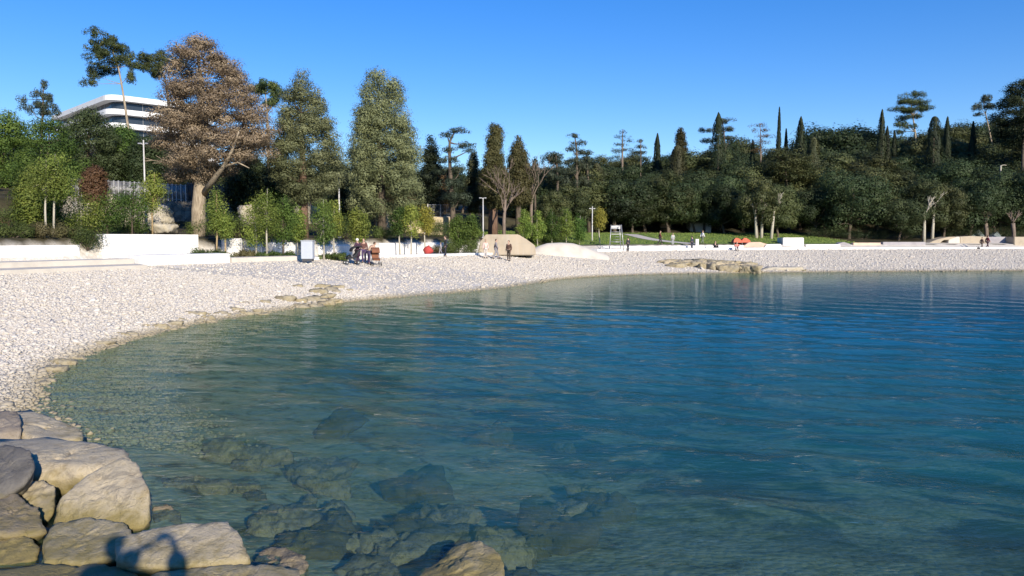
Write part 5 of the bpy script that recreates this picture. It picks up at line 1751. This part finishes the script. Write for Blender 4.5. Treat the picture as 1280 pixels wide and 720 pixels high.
# (outline of the top and front at measured distances), each carried down to the bed
hull_rock('boulder', P3((-30, 516, 11.4), (22, 512, 11.6), (26, 538, 11.0), (-30, 546, 10.8)) + P3((-25, 575, 10.8), (24, 575, 10.9), (20, 560, 11.8)), M['rock_brown'], 'greyish tan boulder at the left edge nearest the pebble beach', 1, group=BG)
hull_rock('boulder', P3((18, 514, 12.0), (38, 511, 12.2), (70, 528, 11.9), (101, 536, 11.6), (103, 549, 11.2), (60, 552, 10.9), (26, 540, 11.1)) + P3((30, 585, 11.0), (100, 572, 11.2), (60, 570, 12)), M['rock'], 'flat tan slab reaching into the water beside the pebbles', 2, .03, group=BG)
hull_rock('boulder', P3((-20, 549, 10.4), (60, 546, 10.6), (120, 553, 10.4), (158, 560, 10.0), (164, 574, 9.7), (130, 582, 9.4), (126, 600, 9.3), (40, 602, 9.2), (-20, 575, 9.4)) + P3((40, 640, 9.4), (150, 620, 9.7), (60, 600, 10.5)), M['rock'], 'long tan boulder with a flat top lying behind the big angular one', 3, .028, group=BG)
hull_rock('boulder', P3((-26, 565, 9.3), (10, 556, 9.3), (38, 562, 9.1), (44, 585, 8.8), (30, 606, 8.6), (0, 624, 8.5), (-26, 610, 8.6)) + P3((-20, 640, 8.9), (30, 630, 9.1), (10, 580, 9.8)), M['rock_dark'], 'dark grey rounded boulder at the left edge', 4, .03, group=BG)
hull_rock('boulder', P3((30, 606, 9.0), (52, 598, 9.1), (70, 608, 8.9), (68, 640, 8.5), (58, 652, 8.4), (28, 640, 8.6)) + P3((40, 665, 8.8), (66, 660, 9.1), (50, 620, 9.7)), M['rock'], 'small tan boulder wedged between the dark ones and the big angular one', 5, group=BG)
hull_rock('boulder', P3((66, 654, 8.35), (78, 622, 8.5), (112, 593, 8.8), (150, 572, 9.05), (172, 578, 8.95), (186, 612, 8.5), (188, 652, 8.25), (176, 660, 8.15), (120, 655, 8.2)) + P3((170, 600, 9.5), (110, 622, 9.5), (120, 690, 8.6), (185, 680, 8.7), (70, 690, 8.8)), M['rock'], 'big angular tan boulder with a slanting top and yellow weed at its foot', 6, .022, 16, group=BG)
hull_rock('boulder', P3((-26, 622, 8.6), (18, 617, 8.6), (48, 634, 8.3), (58, 664, 7.9), (46, 672, 7.8), (0, 668, 7.7), (-26, 660, 7.8)) + P3((-20, 700, 8.1), (46, 690, 8.3), (20, 650, 9.0)), M['rock_brown'], 'ridged brown boulder at the left edge above another brown one', 7, .05, group=BG)
hull_rock('boulder', P3((-26, 668, 7.9), (20, 662, 7.9), (50, 682, 7.6), (46, 700, 7.4), (10, 707, 7.3), (-26, 707, 7.3)) + P3((-20, 740, 7.6), (44, 730, 7.8), (10, 700, 8.5)), M['rock_brown'], 'lower brown boulder at the left edge', 8, .045, group=BG)
hull_rock('boulder', P3((54, 676, 7.7), (66, 654, 7.95), (110, 646, 8.05), (158, 653, 7.9), (166, 668, 7.7), (160, 694, 7.25), (110, 706, 7.1), (56, 702, 7.2)) + P3((60, 740, 7.5), (160, 730, 7.7), (110, 700, 8.4)), M['rock'], 'smooth tan boulder lying between the brown and the shadowed one', 9, .025, group=BG)
hull_rock('boulder', P3((146, 672, 7.35), (200, 659, 7.55), (284, 651, 7.6), (297, 664, 7.4), (313, 698, 7.0), (296, 704, 6.95), (184, 709, 6.9), (146, 698, 7.0)) + P3((150, 745, 7.2), (305, 740, 7.3), (220, 710, 7.9)), M['rock'], 'flat tan-grey boulder bearing the shadow of the photographer', 10, .018, 16, group=BG)
hull_rock('boulder', P3((-30, 712, 7.1), (60, 704, 7.2), (140, 707, 7.1), (176, 716, 6.9), (170, 745, 6.5), (60, 760, 6.3), (-30, 760, 6.3)) + P3((0, 800, 6.6), (160, 790, 6.7), (60, 770, 7.4)), M['rock_brown'], 'broad brown boulder cut by the bottom edge of the picture', 11, .03, group=BG)
hull_rock('boulder', P3((184, 716, 6.85), (250, 709, 6.95), (330, 704, 6.95), (374, 711, 6.8), (382, 730, 6.5), (300, 760, 6.2), (190, 760, 6.2)) + P3((200, 800, 6.5), (370, 800, 6.6), (280, 780, 7.2)), M['rock'], 'pale slab at the bottom edge below the shadowed boulder', 12, .03, group=BG)
hull_rock('boulder', P3((516, 717, 7.2), (548, 697, 7.4), (570, 682, 7.55), (598, 676, 7.55), (616, 686, 7.4), (630, 706, 7.1), (626, 735, 6.75), (560, 745, 6.6), (514, 740, 6.8)) + P3((530, 790, 7.0), (620, 780, 7.1), (580, 740, 7.9)), M['rock'], 'lone pale boulder standing out of the water', 13, .035, 11, group=BG)
hull_rock('boulder', P3((190, 622, 8.9), (208, 615, 9.0), (226, 628, 8.8), (228, 650, 8.5), (196, 656, 8.45)) + P3((195, 690, 8.7), (228, 690, 8.8), (210, 660, 9.3)), M['rock_sea'], 'small wet boulder at the waterline right of the big angular one', 14, .05, dz=-.12, group=BG)
hull_rock('boulder', P3((318, 684, 7.5), (336, 668, 7.75), (372, 672, 7.6), (386, 690, 7.3), (372, 716, 6.95), (326, 712, 7.0)) + P3((330, 760, 7.2), (380, 750, 7.3), (350, 700, 8.1)), M['rock_sea'], 'weedy brown boulder awash right of the shadowed one', 15, .06, dz=-.12, group=BG)
hull_rock('boulder', P3((416, 690, 7.5), (440, 672, 7.75), (484, 676, 7.65), (500, 694, 7.4), (486, 730, 6.9), (424, 730, 6.9)) + P3((430, 780, 7.2), (490, 770, 7.3), (460, 710, 8.1)), M['rock_sea'], 'dark weedy boulder awash left of the lone pale one', 16, .06, dz=-.2, group=BG)
# fallen blocks lying on the bed, seen through the water: (px, py, width px, sinks m, label)
SUBM = [(112, 512, 110, .10, 'broad weedy rock just under the surface beside the pebble beach'), (182, 575, 80, .12, 'sunken boulder right of the long tan one'),
        (235, 640, 90, .18, 'sunken boulder between the angular and the shadowed boulders'), (290, 620, 90, .45, 'sunken boulder well off the angular one'),
        (400, 640, 100, .5, 'sunken boulder beyond the two awash ones'), (520, 610, 120, .65, 'large sunken boulder off the lone pale one'),
        
        (700, 600, 110, .8, 'dark sunken boulder out from the lone pale one'), 
        (690, 690, 130, .5, 'sunken boulder near the bottom edge right of the lone pale one'), (820, 660, 140, .7, 'sunken boulder near the bottom edge, far right of the pale one')]
for i, (px, py, wpx, sink, lab) in enumerate(SUBM):
    Y = CZ / ((py - HOR) / FPX)
    c = at(px, py, Y); w_ = wpx / FPX * Y / 2 * .72
    r_ = np.random.default_rng(900 + i)
    zt = -sink; zb_ = min(H1(c.x, c.y) - .2, zt - .3)
    pts = []
    for k in range(16):
        a = r_.uniform(0, 6.28); f = r_.uniform(.7, 1.05)
        pts.append(Vector((c.x + w_ * f * math.cos(a), c.y + w_ * .8 * f * math.sin(a), zb_ if k % 2 else zt - r_.uniform(0, .12) - .12 * (f > .9))))
    for k in range(4):
        a = r_.uniform(0, 6.28); pts.append(Vector((c.x + .5 * w_ * math.cos(a), c.y + .4 * w_ * math.sin(a), zt)))
    hull_rock('sunken_boulder', pts, M['rock_sea'], lab, 50 + i, .15, 9, sub=5, group='boulders under water')
r = np.random.default_rng(4242)
for i in range(46):
    px = r.uniform(200, 760); py = r.uniform(500, 735) if px > 420 else r.uniform(540, 720)
    Y = CZ / ((py - HOR) / FPX)
    c = at(px, py, Y)
    zb_ = H1(c.x, c.y)
    if zb_ > -.12: continue
    s_ = r.uniform(.16, .55); pts = []
    for k in range(12):
        a = r.uniform(0, 6.28); f = r.uniform(.7, 1.1)
        pts.append(Vector((c.x + s_ * 1.2 * f * math.cos(a), c.y + s_ * f * math.sin(a), zb_ - .1 if k % 2 else min(-.08, zb_ + s_ * r.uniform(.3, .8)))))
    hull_rock('sunken_stone', pts, M['rock_sea' if i % 3 else 'rock_brown'], 'stone lying on the sea bed, seen blurred through the water', 260 + i, .14, 7, 'stone', 4, 'stones on the sea bed')
# boulders the photographer stands on
for i, (x_, y_, w_, zt) in enumerate(((-.1, -.6, .8, 1.58), (1.5, .3, .7, 1.2), (-1.9, .8, .85, 1.25), (.4, 2.0, .9, .95), (-1.6, 3.4, .9, .75), (2.6, 2.4, .8, .6))):
    r_ = np.random.default_rng(70 + i); pts = []
    for k in range(18):
        a = k * 2.4; f = r_.uniform(.85, 1.1)
        pts.append(Vector((x_ + w_ * f * math.cos(a), y_ + w_ * f * math.sin(a), zt - (0 if k % 3 else .06) if k % 2 else zt - .9)))
    hull_rock('boulder', pts, M['rock'], ('flat boulder the photographer stands on', 'boulder right of the photographer', 'boulder left of the photographer', 'boulder below the photographer, toward the water', 'boulder low on the left of the breakwater', 'boulder low on the right of the breakwater')[i], 80 + i, .02, 16, sub=4, group='boulders around the photographer')

# rocky spit across the bay
SP = [(832, 325, 30, 5), (846, 326, 26, 6)]
r = np.random.default_rng(77)
for k in range(30):
    px = 838 + 112 * (k + r.uniform(-.5, .5)) / 30
    py = np.interp(px, [838, 870, 900, 950], [324, 323, 325, 328.5]) + (k % 3) * 2.2 + r.uniform(-.6, .8)
    SP.append((px, py, r.uniform(14, 30), r.uniform(3, 7)))
for i, (px, py, wpx, hpx) in enumerate(SP):
    Y = 76 - (py - 325) * .75
    c = at(px, py, Y); w_ = wpx / FPX * Y / 2; h_ = hpx / FPX * Y
    r_ = np.random.default_rng(600 + i); pts = []
    zt = c.z; zb_ = min(H1(c.x, c.y) - .2, zt - h_)
    for k in range(14):
        a = r_.uniform(0, 6.28); f = r_.uniform(.75, 1.1)
        pts.append(Vector((c.x + w_ * f * math.cos(a), c.y + .9 * f * math.sin(a), zt - r_.uniform(0, .15) if k % 2 else zb_)))
    hull_rock('spit_rock', pts, M['rock_yellow' if i % 3 else 'rock'], ('flat pointed rock at the left tip of the rocky spit' if i == 0 else 'yellowish weathered rock of the spit across the bay'), 120 + i, .08, 10, 'rock', 4, 'rocks of the spit across the bay')
hull_rock('slab', P3((950, 334, 73), (1003, 334, 73), (1006, 333, 75.5), (952, 333, 75.5)) + P3((950, 341, 73.2), (1004, 341, 73.2), (1000, 340, 75)), M['rock_pale'], 'flat pale slab at the water\'s edge right of the rocky spit', 140, .015, 18, 'slab', 4)
hull_rock('boulder', P3((1002, 338, 73), (1008, 336, 73.4), (1008, 341, 73), (1003, 342, 73), (1005, 338, 74), (1007, 341, 74)), M['rock_dark'], 'small dark rock at the right end of the pale slab', 141, .05, 10, sub=3)

# broken yellowish rocks along the near waterline
r = np.random.default_rng(31)
WPN = WP
for i in range(64):
    t_ = r.uniform(0, 1)
    if i < 46: px = r.uniform(235, 440)
    else: px = r.uniform(45, 240)
    py = np.interp(px, [45, 65, 150, 250, 340, 430, 440], [492, 462, 422, 400, 386, 376, 375]) + r.normal(-1, 2.2)
    if 355 < px < 425: py -= abs(r.normal(0, 3))
    Y = (CZ - .1) / ((py - HOR) / FPX)
    c = at(px, py, Y); s_ = r.uniform(.10, .34) * (1.25 if px > 340 else .8); pts = []
    zg = H1(c.x, c.y)
    for k in range(10):
        a = r.uniform(0, 6.28)
        pts.append(Vector((c.x + s_ * 1.5 * math.cos(a), c.y + s_ * math.sin(a), zg + (s_ * r.uniform(.3, .6) if k % 2 else -.1))))
    hull_rock('shore_stone', pts, M['rock_yellow'], 'yellowish broken stone at the waterline of the near beach', 200 + i, .1, 9, 'stone', 3, 'broken stones along the near waterline')
# pale outcrops on the slope behind the white wall
for i, (px, py, wpx, hpx, Y, lab) in enumerate(((112, 262, 46, 40, 64, 'pale rock outcrop on the slope behind the tall dark shrub'), (150, 262, 56, 40, 66, 'broad pale rock outcrop left of the lamp post'),
                                           (196, 268, 44, 30, 66, 'pale rock outcrop just left of the dead tree'), (312, 268, 30, 28, 68, 'cream rock outcrop right of the dead tree\'s trunk'),
                                           (205, 284, 36, 12, 59, 'low pale rock at the foot of the slope left of the dead tree'), (396, 268, 16, 22, 70, 'narrow pale rock right of the pointed conifer\'s trunk'),
                                           (26, 262, 40, 22, 66, 'grey rock on the slope at the left edge'))):
    c = at(px, py, Y); w_ = wpx / FPX * Y / 2; h_ = hpx / FPX * Y / 2
    r_ = np.random.default_rng(650 + i); pts = []
    for k in range(16):
        a = r_.uniform(0, 6.28); f = r_.uniform(.7, 1.1)
        pts.append(Vector((c.x + w_ * f * math.cos(a), c.y + 1.3 * f * math.sin(a), c.z + h_ * (r_.uniform(.2, 1) if k % 2 else -1.3))))
    hull_rock('rock_outcrop', pts, M['rock_pale' if i < 6 else 'lilac_conc'], lab, 160 + i, .09, 9, 'rock', 4, 'rock outcrops on the slope')

# ------------------------------------------------------------------ loose pebbles
def pebbles(n_try, lo, hi, size, seed, p0=-60, p1=700, cut=68):
    r = np.random.default_rng(seed)
    y = r.uniform(lo, hi, n_try); px = r.uniform(p0, p1, n_try)
    x = (px - 640) / FPX * y
    dw, di, _ = zones(x, y)
    k = (dw > -3) & (di < -.3) & (r.uniform(0, 1, n_try) < np.clip((dw + 3) / 2.5, 0, 1)) & (r.uniform(0, 1, n_try) < (y / hi) * np.clip((cut - y) / 24, 0, 1))
    x, y, dw = x[k], y[k], dw[k]
    n = len(x)
    z = H(x, y)
    b = bmesh.new(); bmesh.ops.create_icosphere(b, subdivisions=1, radius=1)
    U = np.array([v.co[:] for v in b.verts]); F0 = np.array([[v.index for v in f.verts] for f in b.faces]); b.free()
    s = size * np.exp(r.normal(0, .42, n))
    S = s[:, None] * np.c_[r.uniform(.8, 1.5, n), r.uniform(.7, 1.2, n), r.uniform(.4, .75, n)]
    a = r.uniform(0, 6.28, n); ca, sa = np.cos(a), np.sin(a)
    V = U[None] * S[:, None] * (1 + r.normal(0, .07, (n, len(U), 1)))
    tl = r.normal(0, .3, (n, 1))
    V[..., 2] += V[..., 0] * tl
    X_ = V[..., 0] * ca[:, None] - V[..., 1] * sa[:, None]; Y_ = V[..., 0] * sa[:, None] + V[..., 1] * ca[:, None]
    V = np.stack([X_ + x[:, None], Y_ + y[:, None], V[..., 2] + (z + S[:, 2] * .35)[:, None]], -1)
    F = (F0[None] + (np.arange(n) * len(U))[:, None, None]).reshape(-1, 3)
    t = np.repeat(np.clip(r.normal(.5, .22, n), 0, 1), len(U))
    wet = np.repeat(np.clip(1 - z / .16, 0, 1), len(U))
    return V.reshape(-1, 3), F, t, wet


def pebble_mat():
    m, t, p, o = new_mat('beach_pebbles')
    a = N(t, 'Attribute'); a.attribute_name = 'tint'
    wt = N(t, 'Attribute'); wt.attribute_name = 'wet'
    c = ramp(t, a.outputs['Fac'], [(0.05, (0.46, 0.41, 0.34)), (.3, (0.53, 0.48, 0.41)), (.6, (.56, .515, .445)), (.95, (0.62, .58, .51))])
    c = mix(t, math_n(t, 'MULTIPLY', wt.outputs['Fac'], .85), c, (.26, .215, .125))
    t.links.new(c, p.inputs['Base Color']); p.inputs['Roughness'].default_value = .85
    p.inputs['Specular IOR Level'].default_value = .25
    return m


parts_ = [pebbles(75000, 12, 26, .029, 1), pebbles(110000, 22, 42, .034, 2), pebbles(70000, 38, 72, .038, 3, -60, 760, 90), pebbles(330000, 56, 114, .040, 4, 380, 1340, 400)]
o_ = np.cumsum([0] + [len(p[0]) for p in parts_[:-1]])
me = mesh_np('pebbles', np.concatenate([p[0] for p in parts_]), np.concatenate([p[1] + k for p, k in zip(parts_, o_)]), True,
             {'tint': np.concatenate([p[2] for p in parts_]), 'wet': np.concatenate([p[3] for p in parts_])}, pebble_mat())
tag(link('pebbles', me), 'loose white and grey pebbles covering the near beach', 'pebbles', None, 'stuff')

# names for copies: plain kind + Blender's own suffix is kept
bpy.context.view_layer.update()
